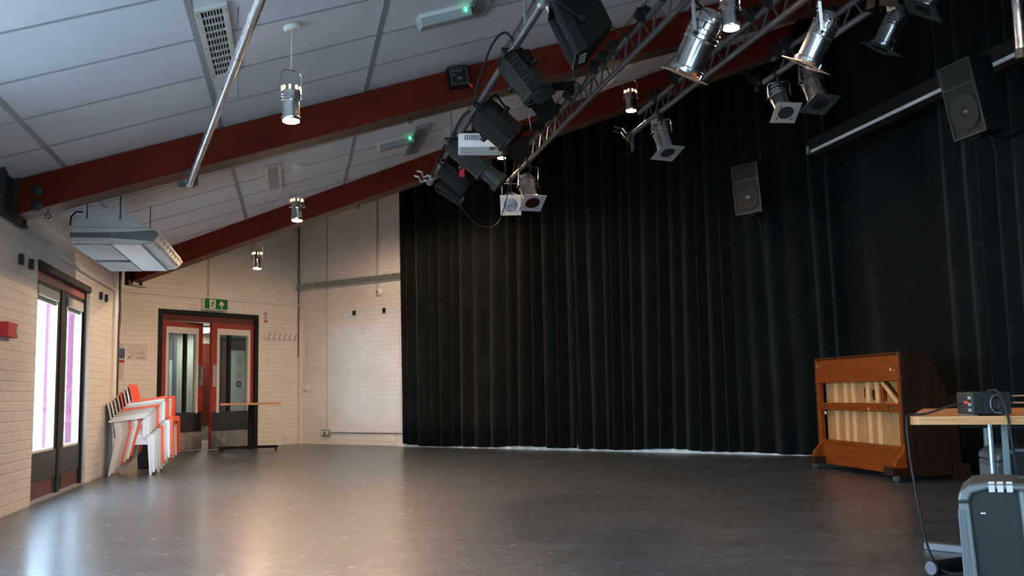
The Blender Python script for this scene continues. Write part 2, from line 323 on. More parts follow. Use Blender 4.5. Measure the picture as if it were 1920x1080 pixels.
# ledges on the walls
struct(B(0,.035,-9,4.33,2.10,2.125).build('trim_3',M['plaster'],world=HALL))
struct(B(0,.03,-3.9,0,2.475,2.50).build('trim_4',M['plaster'],world=WB))
struct(B(.62,10.2,-.1,0,0,.085).build('baseboard_far',M['white'],world=WC@T((2.05,0,0))@Matrix.Scale(.745,4,(1,0,0))))
struct(B(0,.03,4.15,4.33,0,EZ).build('trim_5',M['plaster'],world=HALL))

# ------------------------------------------------------------------ beams
def beam(name,label,a,b,depth,width,nscr,eyes,br=(-.3,.1),group='sloping red roof beams'):
    """a,b hall points of the top line"""
    a=Vector(a); b=Vector(b); d=b-a; L=math.hypot(d.x,d.y); ang=math.degrees(math.atan2(d.y,d.x)); s=d.z/L
    t=thing(name,label,'beam',HALL@T(a)@RZ(ang),group)
    g=-.006; f=-.055; k=f+width
    MB().hexa([(0,f,-depth+g),(L,f,-depth-.03+s*L+g),(L,k,-depth-.03+s*L+g),(0,k,-depth+g)],[(0,f,g),(L,f,s*L+g),(L,k,s*L+g),(0,k,g)]).build('timber',M['beam'],t,bevel=.004)
    MB().hexa([(0,f+.006,-depth+g-.004),(L,f+.006,-depth-.034+s*L+g),(L,k-.006,-depth-.034+s*L+g),(0,k-.006,-depth+g-.004)],[(0,f+.006,-depth+g),(L,f+.006,-depth-.03+s*L+g),(L,k-.006,-depth-.03+s*L+g),(0,k-.006,-depth+g)]).build('soffit_strip',M['soffit'],t)  # underside coloured lighter to stand for light from lamps and floor
    mb=MB(); b0,b1=br; z0=-depth-.045
    mb.box(-.015,.0,b0,f-.004,z0,.02); mb.box(-.015,.035,f-.018,f-.004,z0,.02); mb.box(-.015,.035,b0,b0+.014,z0,.02); mb.box(-.015,.045,b0,b1,z0-.02,z0); mb.box(-.01,.02,b0+.05,b0+.07,z0,.01); mb.box(-.01,.02,b0+.11,b0+.125,z0,.01); mb.box(-.015,.03,k,k+.02,z0,.02)
    mb.build('end_bracket',M['brk'],t)
    for z in nscr:
        m=MB(); m.X=T((.165,f,z))@RX(90); m.lathe([(.042,0),(.042,.008),(.036,.012),(.012,.012),(.012,.022)],20); m.build('bolt_plate',M['brk'],t,smooth=True)
    for x in eyes:
        m=MB(); z=-depth+s*x-.01
        m.tube([(x,0,z+.02),(x,0,z-.045)],.004,6); m.tube([(x+.018*math.sin(2*PI*i/12),0,z-.063+.018*math.cos(2*PI*i/12)) for i in range(13)],.0045,6); m.build('eye_hook',M['brk'],t)
    return t
beam('roof_beam','dark red sloping roof beam running behind the bare steel pole, nearest the camera',(.002,.075,roofz(.002)),(XR-.02,.115,roofz(XR-.02)),.265,.26,[-.075,-.195],[.23,3.0,4.55],(-.43,.2))
beam('roof_beam','dark red sloping roof beam farthest from the camera, above the exit doors',(.13,beam2y(.13)-.06,roofz(.13)),(XR-.02,beam2y(XR)-.06,roofz(XR-.02)),.255,.20,[-.12],[2.9],(-.16,.2))
# bottom tie rod plates and control box
t=thing('control_box','small square black control box fixed to the nearer red beam','box',HALL@T((3.39,.015,3.46))@RY(-10))
B(-.085,.085,-.10,0,-.085,.085).build('case',M['black_m'],t,bevel=.008)
mb=MB()
mb.box(-.07,.07,-.104,-.101,.066,.07); mb.box(-.07,.07,-.104,-.101,-.07,-.066); mb.box(-.07,-.066,-.104,-.101,-.07,.07); mb.box(.066,.07,-.104,-.101,-.07,.07)
for i in range(3):
    mb.box(-.055+.03*i,-.035+.03*i,-.104,-.101,.035,.052)
mb.box(-.055,-.035,-.104,-.101,.0,.02); mb.box(-.02,.02,-.104,-.101,-.03,-.01)
mb.build('panel_markings',mat('panel_print',(.16,.15,.13),.6),t)
MB().tube([(.07,-.09,-.07),(.10,-.09,-.10)],.012,6).build('plug',M['conred'],t)

# ------------------------------------------------------------------ door_1 (double glazed doors in the left wall)
d1=thing('door_1','x','door',HALL@T((-.05,0,0))); del d1['label']; del d1['category']; struct(d1)
mb=MB(); mb.box(-.03,.02,.80,.85,0,2.0); mb.box(-.03,.02,2.81,2.87,0,2.0); mb.box(-.03,.065,.80,2.87,1.94,2.0); mb.box(-.03,.012,1.835,1.935,0,1.86); mb.build('door_frame',M['dkgreen'],d1)
B(-.03,.012,.85,2.81,1.865,1.94).build('transom_panel',M['salmon'],d1)
B(-.03,.05,.80,2.87,0,.012).build('threshold',M['kgrey'],d1)
for y0,y1,w0,w1 in ((.855,1.83,.13,.11),(1.94,2.805,.15,.07)):
    lf=MB(); g0,g1=y0+w0,y1-w1
    lf.box(-.045,.0,y0,g0,.02,1.86); lf.box(-.045,.0,g1,y1,.02,1.86); lf.box(-.045,.0,g0,g1,1.82,1.86)
    lf=lf.build('door_leaf',M['dkgreen'],d1)
    B(-.045,-.002,g0,g1,.02,.405).build('bottom_rail',M['dred'],lf)
    B(-.002,.006,y0+.01,y1-.015,.165,.405).build('kick_plate',M['kick'],lf)
    MB().frame_rect(g0,g1,.405,1.82,.022,-.04,.006).build('glazing_bead',M['white'],lf)
    B(-.035,.02,g0,g1,1.735,1.82).build('blind_box',M['bead'],lf)
    B(-.03,-.01,g0+.02,g1-.02,1.70,1.735).build('blind_slat',M['dark_stripe'],lf)
    B(-.03,-.024,g0+.02,g1-.02,.425,1.735).build('pane',M['glass'],lf)
# windows further along, beside the camera
for i,(a,b,c,d) in enumerate(WINS):
    wn=thing('window_%d'%(i+1),'x','window',HALL@T((-.045,0,0))); del wn['label']; del wn['category']; struct(wn)
    mb=MB(); mb.frame_rect(a,b,c,d,.06,-.03,.03); mb.box(-.03,.03,(a+b)/2-.03,(a+b)/2+.03,c+.06,d-.06); mb.build('window_frame',M['dkgreen'],wn)
    B(-.004,.004,a+.06,b-.06,c+.06,d-.06).build('pane',M['glass'],wn)
for i,(a,b,c,d) in enumerate(WN):
    wn=thing('window_%d'%(i+4),'x','window',HALL@T((0,YN-.1,0))); del wn['label']; del wn['category']; struct(wn)
    mb=MB(); mb.box(a,a+.05,-.03,.03,c,d); mb.box(b-.05,b,-.03,.03,c,d); mb.box(a,b,-.03,.03,c,c+.05); mb.box(a,b,-.03,.03,d-.05,d); mb.box(a+1.0,a+1.06,-.03,.03,c,d); mb.build('window_frame',M['dkgreen'],wn)  # unseen window, opening and middle bar shaped to form the far-wall light patch
    B(a+.05,b-.05,-.004,.004,c+.05,d-.05).build('pane',M['glass'],wn)
# outside
struct(B(-14,-.095,-14,13,-.12,-.02).build('ground_outside',M['pave'],world=HALL))
for (x,y,wd) in ((-1.0,5.80,.17),(-.9,6.56,.17)):
    p=tag(B(-.04,.04,-wd/2,wd/2,-.02,3.2).build('outside_post',M['postred'],world=HALL@T((x,y,0))),
      'red post outside seen through the '+('nearer' if y<6 else 'farther')+' glazed leaf','post','red posts outside the glass doors')
    tag(B(-.03,.03,-.10,.10,-.02,3.2).build('outside_post',M['pinkpost'],world=HALL@T((x,y-.2,0))),  # pale upright stands in for the red frame's reflection in the glass
      'pale pink post outside left of the red one, through the '+('nearer' if y<6 else 'farther')+' glazed leaf','post','pale posts outside the glass doors')

# ------------------------------------------------------------------ door_2 (red double doors, left leaf ajar) and the corridor behind
d2=thing('door_2','x','door',WB); del d2['label']; del d2['category']; struct(d2)
mb=MB(); mb.box(-.14,.012,-2.92,-2.845,0,2.26); mb.box(-.14,.012,-1.005,-.93,0,2.26); mb.box(-.14,.012,-2.845,-1.005,2.19,2.26); mb.build('door_frame',M['dkgreen'],d2)
B(-.10,-.02,-2.845,-1.005,2.09,2.19).build('transom_panel',M['dred'],d2)
def leaf(w,X,sgn):
    """leaf hinged at local y=0 reaching to y=sgn*w"""
    def bx(m,x0,x1,a,b,z0,z1): m.box(x0,x1,min(sgn*a,sgn*b),max(sgn*a,sgn*b),z0,z1); return m
    lf=MB(); bx(lf,-.05,0,0,.085,.02,2.08); bx(lf,-.05,0,w-.11,w,.02,2.08); bx(lf,-.05,0,.085,w-.11,1.99,2.08)
    lf=lf.build('door_leaf',M['red'],d2); lf.matrix_local=X
    bx(MB(),-.05,-.001,.085,w-.11,.02,.60).build('bottom_panel',M['dred'],lf)
    m=MB()
    for q in ((.085,.135,.60,1.99),(w-.16,w-.11,.60,1.99),(.135,w-.16,1.89,1.99)): bx(m,-.055,.012,*q)
    m.build('glazing_bead',M['bead'],lf)
    bx(MB(),-.03,-.022,.12,w-.15,.60,1.93).build('pane',M['glass2'],lf)
    m=MB(); bx(m,-.05,.004,w*.55,w*.55+.05,.60,1.90); m.build('glazing_bar',M['dkgreen'],lf)  # dark vertical bar set in the pane
    bx(MB(),0,.008,.03,w-.02,.31,.62).build('kick_plate',M['kick'],lf)
    bx(MB(),0,.006,.03,w-.02,.03,.30).build('foot_plate',M['kgrey'],lf)
    m=MB(); bx(m,0,.005,w-.155,w-.03,1.03,1.38); m.tube([(.045,sgn*(w-.06),1.05),(.045,sgn*(w-.06),1.36)],.011,8); m.tube([(0,sgn*(w-.06),1.08),(.045,sgn*(w-.06),1.08)],.008,6); m.tube([(0,sgn*(w-.06),1.33),(.045,sgn*(w-.06),1.33)],.008,6)
    m.build('pull_handle',M['steel'],lf,smooth=True)
    return lf
leaf(.895,T((-.02,-2.835,0))@RZ(9),1)
leaf(.925,T((-.02,-1.012,0))@RZ(4),-1)
corr=[('corridor_floor',B(-3.2,-.215,-3.85,2.4,-.02,.005),'corrf'),('corridor_ceiling',B(-3.2,-.215,-3.85,2.4,2.27,2.31),'white'),('wall_corridor',B(-3.3,-3.2,-3.85,2.4,0,2.31),'corr'),('wall_corridor_left',B(-3.3,-.215,-3.95,-3.85,0,2.31),'extw'),('wall_corridor_right',B(-3.3,-.215,2.4,2.5,0,2.31),'corr')]
corr.append(('wall_corridor_side',B(-.215,-.15,.0,2.5,0,2.31),'corr'))
for nm,mb,mm in corr: struct(mb.build(nm,M[mm],world=WB))
d3=thing('door_3','x','door',WB@T((-3.19,1.32,0))); del d3['label']; del d3['category']; struct(d3)
mb=MB(); mb.frame_rect(-.60,.75,0.0,2.10,.07,0,.05); mb.build('door_frame',M['dkgreen'],d3)
mb=MB(); mb.frame_rect(-.53,.68,0.0,2.03,.20,0,.04); mb.build('door_stile',M['dred'],d3)
B(0,.035,-.33,.48,.20,1.83).build('door_leaf',M['pwhite'],d3)
B(.035,.04,-.18,-.02,1.50,1.74).build('posters',M['corr'],d3); B(.035,.04,-.16,-.03,1.27,1.42).build('posters',M['corr'],d3)
m=MB(); m.X=T((.036,-.10,1.13))@RY(90); m.lathe([(.07,0),(.07,.004)],24); m.build('round_sticker',M['purple'],d3)
m=MB(); m.X=T((.041,-.10,1.13))@RY(90); m.lathe([(.025,0),(.025,.002)],16); m.build('round_sticker',M['paper'],d3)
d4=thing('door_4','x','door',WB@T((-3.19,0,0))); del d4['label']; del d4['category']; struct(d4)
MB().frame_rect(-1.35,-.30,0.0,2.05,.08,0,.04).build('door_frame',M['teal'],d4); B(0,.03,-1.27,-.38,.07,1.98).build('door_leaf',M['teal'],d4); B(.03,.04,-.48,-.40,.2,1.6).build('vision_panel',M['pwhite'],d4)
d5=thing('door_5','x','door',WB@T((-3.19,0,0))); del d5['label']; del d5['category']; struct(d5)
B(0,.06,.20,.52,.30,1.95).build('brown_panel',M['dred'],d5); B(0,.05,.20,.52,0,.30).build('foot_plate',M['kgrey'],d5)
t=thing('ceiling_light','round opal ceiling light in the corridor seen through the gap between the doors','lamp',WB@T((-2.85,.10,2.265)))
m=MB(); m.lathe([(.17,0),(.17,-.03),(.16,-.03)],24); m.build('base_ring',M['white'],t)
m=MB(); m.lathe([(.16,-.03),(.15,-.08),(.10,-.12),(.02,-.13)],24); m.build('diffuser',M['opal'],t,smooth=True)

# ------------------------------------------------------------------ wall fittings
t=thing('exit_sign','green fire exit sign with running figure and up arrow above the double doors','sign',WB@T((.075,-1.88,2.39)))
B(-.075,0,-.25,.245,-.105,.105).build('case',M['signw'],t,bevel=.004)
B(0,.004,-.232,.23,-.088,.085).build('face',M['green'],t)
m=MB(); m.box(.004,.006,-.135,-.015,-.08,.07); m.build('doorway_symbol',M['signw'],t)
m=MB()
def stroke(mm,pts,w,x0,x1):
    for (a,b),(c,d) in zip(pts,pts[1:]):
        u=V(c-a,d-b).normalized() if False else Vector((c-a,d-b)).normalized(); nx,ny=-u.y*w/2,u.x*w/2
        P=[(a+nx,b+ny),(a-nx,b-ny),(c-nx,d-ny),(c+nx,d+ny)]
        mm.hexa([(x0,*p) for p in P],[(x1,*p) for p in P])
stroke(m,[(-.068,.025),(-.085,-.02)],.026,.006,.008)
stroke(m,[(-.066,.028),(-.098,.024),(-.115,-.002)],.009,.006,.008); stroke(m,[(-.063,.022),(-.045,.0),(-.018,-.008)],.009,.006,.008)
stroke(m,[(-.085,-.02),(-.092,-.042),(-.138,-.038)],.012,.006,.008); stroke(m,[(-.082,-.02),(-.06,-.045),(-.045,-.08)],.012,.006,.008)
m.X=T((.006,-.057,.047))@RY(90); m.lathe([(.013,0),(.013,.002)],14); m.X=Matrix.Identity(4); m.build('running_figure',M['green'],t)
m=MB(); stroke(m,[(.105,-.07),(.105,.035)],.022,.004,.007); stroke(m,[(.058,-.02),(.105,.04)],.024,.004,.0065); stroke(m,[(.152,-.02),(.105,.04)],.024,.004,.0068); m.build('arrow',M['signw'],t)
t=thing('coat_rack','white coat rail with six metal hooks right of the double doors','coat rack',WB@T((0,-.43,1.88)))
B(0,.022,-.37,.37,-.028,.022).build('rail',M['white'],t,bevel=.003)
for i in range(6):
    y=-.30+.12*i; m=MB(); m.tube([(.022,y,-.005),(.035,y,.0),(.05,y,.03),(.075,y,.055),(.09,y+.004,.075)],.006,6); m.tube([(.022,y,-.01),(.045,y,-.03),(.06,y,-.02),(.062,y,-.008)],.0055,6); m.build('hook',M['brass'],t,smooth=True)
t=thing('fire_action_notice','small white and red fire notice above the coat rail','notice',WB@T((0,-.77,2.235)))
B(0,.003,-.04,.04,-.09,.09).build('sheet',M['paper'],t)
m=MB(); m.box(.003,.005,-.038,.038,-.088,-.06); m.X=T((.003,0,-.005))@RY(90); m.lathe([(.026,0),(.026,.001),(.018,.001)],16,False,False); m.X=Matrix.Identity(4); stroke(m,[(-.03,.06),(.03,.075)],.012,.003,.005); stroke(m,[(-.035,.075),(.0,.05)],.01,.003,.005); m.build('red_print',M['nred'],t)
t=thing('light_switch','white double light switch on the door wall below the coat rail','switch',WB@T((0,-.66,1.495)))
B(0,.012,-.075,.075,-.045,.045).build('plate',M['wplastic'],t,bevel=.003); B(.012,.017,-.05,-.01,-.015,.015).build('rocker',M['wplastic'],t); B(.012,.017,.01,.05,-.015,.015).build('rocker',M['wplastic'],t)
t=thing('wall_socket','white socket low on the door wall right of the small table','socket',WB@T((0,-.255,.10)))
B(0,.012,-.07,.07,-.055,.055).build('plate',M['wplastic'],t,bevel=.003); m=MB()
for y in (-.035,.035):
    m.box(.012,.014,y-.004,y+.004,.01,.025); m.box(.012,.014,y-.014,y-.008,-.02,-.01); m.box(.012,.014,y+.008,y+.014,-.02,-.01)
m.build('pin_holes',M['slotdark'],t)
t=thing('wall_notice','tall paper notice with blue and red blocks beside the corner pipe','notice',WB@T((.001,-3.535,1.40)))
B(0,.003,-.048,.048,-.28,.29).build('sheet',M['paper'],t); B(.003,.004,-.046,.048,.06,.215).build('blue_block',M['blue'],t)
m=MB(); m.box(.004,.005,-.005,.045,.14,.148); m.box(.004,.005,-.03,.045,.095,.103); m.build('blue_text',M['inkd'],t)
B(.003,.004,-.048,.045,.0,.04).build('red_block',M['nred'],t)
m=MB()
for i,wd in enumerate((.05,.06,.03,.055,.06,.04,.06,.065,.05,.06,.03)): m.box(.003,.004,-.04,-.04+wd,-.03-.022*i-.007,-.03-.022*i)
m.box(.003,.004,-.035,.01,.235,.243); m.X=T((.003,-.02,.268))@RY(90); m.lathe([(.014,0),(.014,.001)],10); m.X=Matrix.Identity(4); m.build('text_lines',M['ink'],t)
t=thing('wall_poster','landscape paper poster with faint sketch and green corner mark','poster',WB@T((.001,-3.28,1.565)))
B(0,.003,-.175,.175,-.125,.125).build('sheet',M['paper'],t)
m=MB(); stroke(m,[(-.06,-.05),(-.055,.0),(-.035,.03)],.008,.003,.004); stroke(m,[(-.02,-.03),(-.0,-.01),(.02,-.035)],.01,.003,.004); stroke(m,[(.045,-.04),(.05,.02),(.055,.05)],.01,.003,.004); stroke(m,[(.06,-.03),(.085,.01),(.105,-.03),(.08,-.05)],.008,.003,.004); stroke(m,[(-.09,-.04),(-.085,.01)],.006,.003,.004); m.box(.003,.004,0,.14,-.098,-.08); m.build('sketch',M['ink'],t)
m=MB(); m.prism([(-.14,-.105),(-.14,-.07),(-.098,-.07)],0,.003,.0045); m.build('corner_mark',M['inkd'],t)
# fire call point on left wall
t=thing('fire_alarm_call_point','red fire alarm call point on the left wall at the picture edge','alarm',HALL@T((0,-.06,1.36)))
B(0,.055,-.13,.13,-.055,.055).build('case',M['callred'],t,bevel=.006); MB().tube([(.056,.09+.012*math.cos(i*PI/6),0+.03*math.sin(i*PI/6)) for i in range(13)],.004,6).build('ring',M['wplastic'],t)
def hook(M4,label,grp):
    t=thing('wall_bracket',label,'bracket',M4,grp)
    mb=MB(); mb.box(-.026,.026,-.03,-.026,-.04,.04); mb.box(-.026,-.02,-.03,0,-.04,.04); mb.box(.02,.026,-.03,0,-.04,.04); mb.box(-.026,.026,-.004,0,-.04,.04); mb.build('channel',M['brk'],t)
    m=MB(); m.box(-.019,-.004,-.026,-.005,-.03,.038); m.build('insert',mat('olive_insert',(.10,.085,.05),.6) if 'olive' not in M else M['olive'],t)
M['olive']=mat('olive_insert',(.10,.085,.05),.6)
g='small black brackets high on the brick walls'
for y,z,l in ((.24,1.925,'small black bracket high on left wall, left of the glass doors, outer one'),(.53,1.925,'small black bracket high on left wall, left of the glass doors, next to the frame'),(3.38,1.965,'small black bracket high on left wall just right of the glass doors'),(3.68,1.97,'small black bracket high on left wall nearest the corner pipe')):
    hook(HALL@T((0,y,z))@RZ(90),l,g)
for x,l in ((1.43,'small black bracket on the far brick wall, left of two'),(2.14,'small black bracket on the far brick wall beside the black curtain')):
    hook(WC@T((x,0,2.26)),l,g)
# pipe in the corner, trunking, conduits, detector, sockets
m=MB(); m.tube([(.03,4.42,2.55),(.03,4.42,2.2),(.045,4.39,1.9),(.03,4.38,1.6),(.03,4.37,.04)],.017,8); t=tag(m.build('corner_pipe',M['legg'],smooth=True,world=HALL),'thin grey vertical pipe at the end of the left wall','pipe')
t=thing('cable_trunking','galvanised steel cable trunking running across the far brick wall','trunking',WC@T((0,0,2.815)))
B(.005,2.62,-.075,-.001,-.045,.045).build('channel',M['trunk'],t,bevel=.003)
for x in (.69,1.28): B(x-.006,x+.006,-.079,-.074,-.046,.046).build('joint_cover',M['steel'],t)
def conduit(name,label,pts,fr=WC,r=.0125,m=M['plaster'],cat='conduit'):
    return tag(MB().tube(pts,r,8).build(name,m,smooth=True,world=fr),label,cat)
M['cond']=mat('grey_conduit_paint',(.45,.42,.39),.5); M['condl']=mat('pale_conduit_paint',(.55,.50,.45),.5)
conduit('wall_conduit','thin vertical conduit on far wall dropping to the low grey socket',[(.75,-.016,4.4),(.75,-.016,2.87)],m=M['cond'])
conduit('wall_conduit','lower length of conduit from trunking to the low grey socket',[(.755,-.016,2.765),(.762,-.016,.27)],m=M['cond'],r=.010)
conduit('wall_conduit','vertical conduit on far wall above the round smoke detector',[(1.99,-.02,4.4),(1.99,-.02,2.64)],m=M['cond'],r=.017)
conduit('wall_conduit','horizontal conduit low on the far wall running to the curtain',[(.85,-.014,.205),(2.62,-.014,.205)],m=M['steel'],r=.010)
conduit('wall_conduit','thin vertical conduit on door wall above the exit sign',[(.014,-1.995,4.2),(.014,-1.99,2.5)],fr=WB,m=M['condl'],r=.013)
conduit('wall_cable','thin cable down the far wall corner to the thermostat',[(.20,-.006,2.27),(.205,-.006,1.05)],m=M['condl'],r=.005,cat='cable')
conduit('corner_rod','dark thin rod in the corner between door wall and far wall',[(.012,-.02,4.5),(.014,-.02,1.55)],m=M['seam'],r=.010,cat='rod')
struct(B(.03,.10,-.02,0,0,2.2).build('trim_6',M['plaster'],world=WC))
t=thing('smoke_detector','round white detector on the far wall below the trunking','detector',WC@T((2.03,0,2.585)))
m=MB(); m.X=RX(90); m.lathe([(.058,0),(.058,.03),(.05,.04),(.02,.048),(.02,.05)],24); m.build('body',M['wplastic'],t,smooth=True); B(-.03,.01,-.055,-.044,-.008,.008).build('slot',M['slotdark'],t)
t=thing('metal_socket','grey metal double socket low on the far wall','socket',WC@T((.74,0,.20)))
B(-.10,.10,-.045,0,-.06,.06).build('back_box',M['trunk'],t,bevel=.004); m=MB()
for x in (-.055,.045): m.box(x-.03,x+.03,-.048,-.045,-.03,.04)
m.build('socket_face',M['wplastic'],t); m=MB(); m.box(-.03,.01,-.052,-.048,-.02,.01); m.build('switches',M['slotdark'],t)
t=thing('thermostat','small white thermostat box on the far wall by the corner','thermostat',WC@T((.21,0,1.0)))
B(-.055,.055,-.035,0,-.055,.055).build('case',M['wplastic'],t,bevel=.006); B(-.05,.05,-.037,-.035,-.06,-.05).build('base_lip',M['ink'],t)
t=thing('blank_plate','white blank plate low on the far wall beside the curtain','plate',WC@T((2.25,0,.125)))
B(-.085,.085,-.012,0,-.055,.055).build('cover',M['wplastic'],t,bevel=.003)

# ------------------------------------------------------------------ ceiling vents and emergency lights
def grid_vent(x,y,wx,wy,nx,ny,label):
    t=thing('ceiling_vent',label,'vent',ROOF(x,y),'ceiling vents')
    m=MB(); b=.033; m.box(-wx/2,-wx/2+b,-wy/2,wy/2,-.022,0); m.box(wx/2-b,wx/2,-wy/2,wy/2,-.022,0); m.box(-wx/2+b,wx/2-b,-wy/2,-wy/2+b,-.022,0); m.box(-wx/2+b,wx/2-b,wy/2-b,wy/2,-.022,0); m.build('frame',M['bead'],t,bevel=.003)
    B(-wx/2+b,wx/2-b,-wy/2+b,wy/2-b,-.006,-.001).build('backing',M['slotdark'],t)
    m=MB(); iw=wx-2*b; ih=wy-2*b
    for i in range(1,nx): m.box(-iw/2+iw*i/nx-.0022,-iw/2+iw*i/nx+.0022,-ih/2,ih/2,-.018,-.006)
    for i in range(1,ny): m.box(-iw/2,iw/2,-ih/2+ih*i/ny-.003,-ih/2+ih*i/ny+.003,-.019,-.006)
    m.build('grille',M['bead'],t)
    m=MB()
    for sx in (-1,1):
        for sy in (-.9,0,.9): m.box(sx*(wx/2-.012)-.004,sx*(wx/2-.012)+.004,sy*wy/2-.004,sy*wy/2+.004,-.025,-.022)
    m.build('screws',M['slotdark'],t)
grid_vent(1.60,-1.78,.185,1.16,7,10,'pale grilled ceiling vent beside the bare steel pole')
grid_vent(1.845,2.26,.165,1.12,7,12,'pale grilled ceiling vent beyond the nearer red beam')
def slat_vent(x,y,wy,label):
    t=thing('ceiling_vent',label,'vent',ROOF(x,y),'ceiling vents'); wx=.185; b=.035
    m=MB(); m.box(-wx/2,-wx/2+b,-wy/2,wy/2,-.03,0); m.box(wx/2-b,wx/2,-wy/2,wy/2,-.03,0); m.box(-wx/2+b,wx/2-b,-wy/2,-wy/2+b,-.03,0); m.box(-wx/2+b,wx/2-b,wy/2-b,wy/2,-.03,0); m.build('frame',M['diff'],t)
    B(-wx/2+b,wx/2-b,-wy/2+b,wy/2-b,-.006,-.001).build('backing',M['slotdark'],t)
    m=MB()
    for i in range(7): xx=-wx/2+b+.006+i*.0175; m.box(xx,xx+.006,-wy/2+b,wy/2-b,-.026,-.006)
    m.build('slats',M['diff'],t)
slat_vent(3.315,-1.75,1.14,'grey slatted ceiling vent beside the nearer emergency light')
slat_vent(3.33,2.28,1.14,'grey slatted ceiling vent beside the farther emergency light')
def em_light(x,y,label):
    t=thing('emergency_light',label,'light',ROOF(x,y),'emergency lights on the ceiling')
    B(-.19,.19,-.065,.065,-.03,0).build('base',M['wplastic'],t,bevel=.004)
    m=MB(); m.prism([(-.06,-.03),(.06,-.03),(.045,-.085),(-.045,-.085)],0,-.185,.185); m.build('diffuser',M['diff'],t,bevel=.005)
    m=MB(); m.prism([(-.063,-.03),(.063,-.03),(.047,-.088),(-.047,-.088)],0,-.195,-.183); m.build('end_cap',M['plate'],t)
    B(.135,.15,-.07,-.058,-.055,-.03).build('indicator',M['led'],t)
em_light(3.06,-1.38,'clear emergency light with green indicator at the top of the picture')
em_light(3.07,2.02,'clear emergency light with green indicator beyond the nearer red beam')

# ------------------------------------------------------------------ air conditioner under the ceiling
t=thing('air_conditioner','white ceiling suspended air conditioner above the glass doors','air conditioner',HALL@T((.33,.42,2.085)))
W_,L_=.63,1.72
prof=[(0,.0),(.50,0),(.60,.025),(.645,.075),(.64,.105),(.60,.13),(.0,.13)]
MB().prism(prof,1,.03,L_-.03).build('body',M['white'],t,bevel=.008)
for y0,y1 in ((0,.035),(L_-.035,L_)):
    MB().prism([(-.01,.005),(.5,.0),(.60,.02),(.652,.075),(.645,.11),(.60,.135),(-.01,.135)],1,y0,y1).build('end_cap',M['grey_plastic'],t,bevel=.012)
MB().prism([(-.012,.045),(.30,.045),(.45,.035),(.60,.025),(.655,.075),(.645,.105),(.60,.115),(.45,.10),(.30,.09),(-.012,.085)],1,-.006,.01).build('end_stripe',M['dark_stripe'],t,bevel=.004)
MB().prism([(.0,.13),(.55,.13),(.46,.225),(.38,.25),(.08,.25),(.0,.215)],1,.02,L_-.04).build('upper_casing',M['grey_plastic'],t,bevel=.004)
B(.08,.40,.0,.022,.235,.29).build('hanging_bracket',M['grey_plastic'],t)
for x in (.11,.36):
    MB().tube([(x,.0,.20),(x,.0,.30),(x,.0,roofz(.33+x)-2.085)],.005,6).build('drop_rod',M['brk'],t)
    MB().tube([(x,L_-.1,.24),(x,L_-.1,roofz(.33+x)-2.085)],.005,6).build('drop_rod',M['brk'],t)
m=MB(); m.box(.01,.285,.05,.86,-.006,-.001); m.box(.01,.285,1.06,L_-.06,-.006,-.001); m.build('intake_backing',M['dark_stripe'],t)
m=MB()
for (a,b) in ((.05,.86),(1.06,L_-.06)):
    k=int((b-a)/.04)
    for i in range(k+1): m.box(.01,.285,a+(b-a)*i/k-.011,a+(b-a)*i/k+.011,-.011,-.005)
    for i in range(9): xx=.01+.275*i/8; m.box(xx-.004,xx+.004,a,b,-.012,-.005)
m.build('intake_grille',M['grey_plastic'],t)
B(.0,.29,.86,1.06,-.004,.0).build('grille_latch_gap',M['slotdark'],t)
B(.295,.52,.04,L_-.04,-.006,.0).build('bottom_panel',M['white'],t,bevel=.002)
m=MB()
m.prism([(.548,.022),(.602,.032),(.642,.075),(.637,.10),(.60,.124),(.61,.07)],1,.06,L_-.06); m.X=T((.008,0,.002)); m=m.build('outlet_backing',M['slotdark'],t)
m=MB()
for i in range(9):
    y=.08+(L_-.16)*i/8; m.prism([(.548,.012),(.608,.026),(.66,.075),(.652,.112),(.61,.138),(.60,.10)],1,y-.006,y+.006)
m.tube([(.633,.05,.047),(.633,L_-.05,.047)],.006,6); m.tube([(.658,.05,.085),(.658,L_-.05,.085)],.006,6); m.tube([(.638,.05,.122),(.638,L_-.05,.122)],.006,6)
m.build('outlet_louvre',M['bead'],t)
MB().tube([(.09,.01,.255),(.03,-.01,.25),(-.005,-.01,.21),(-.012,-.01,.14)],.008,6).build('supply_cable',M['cable'],t,smooth=True)

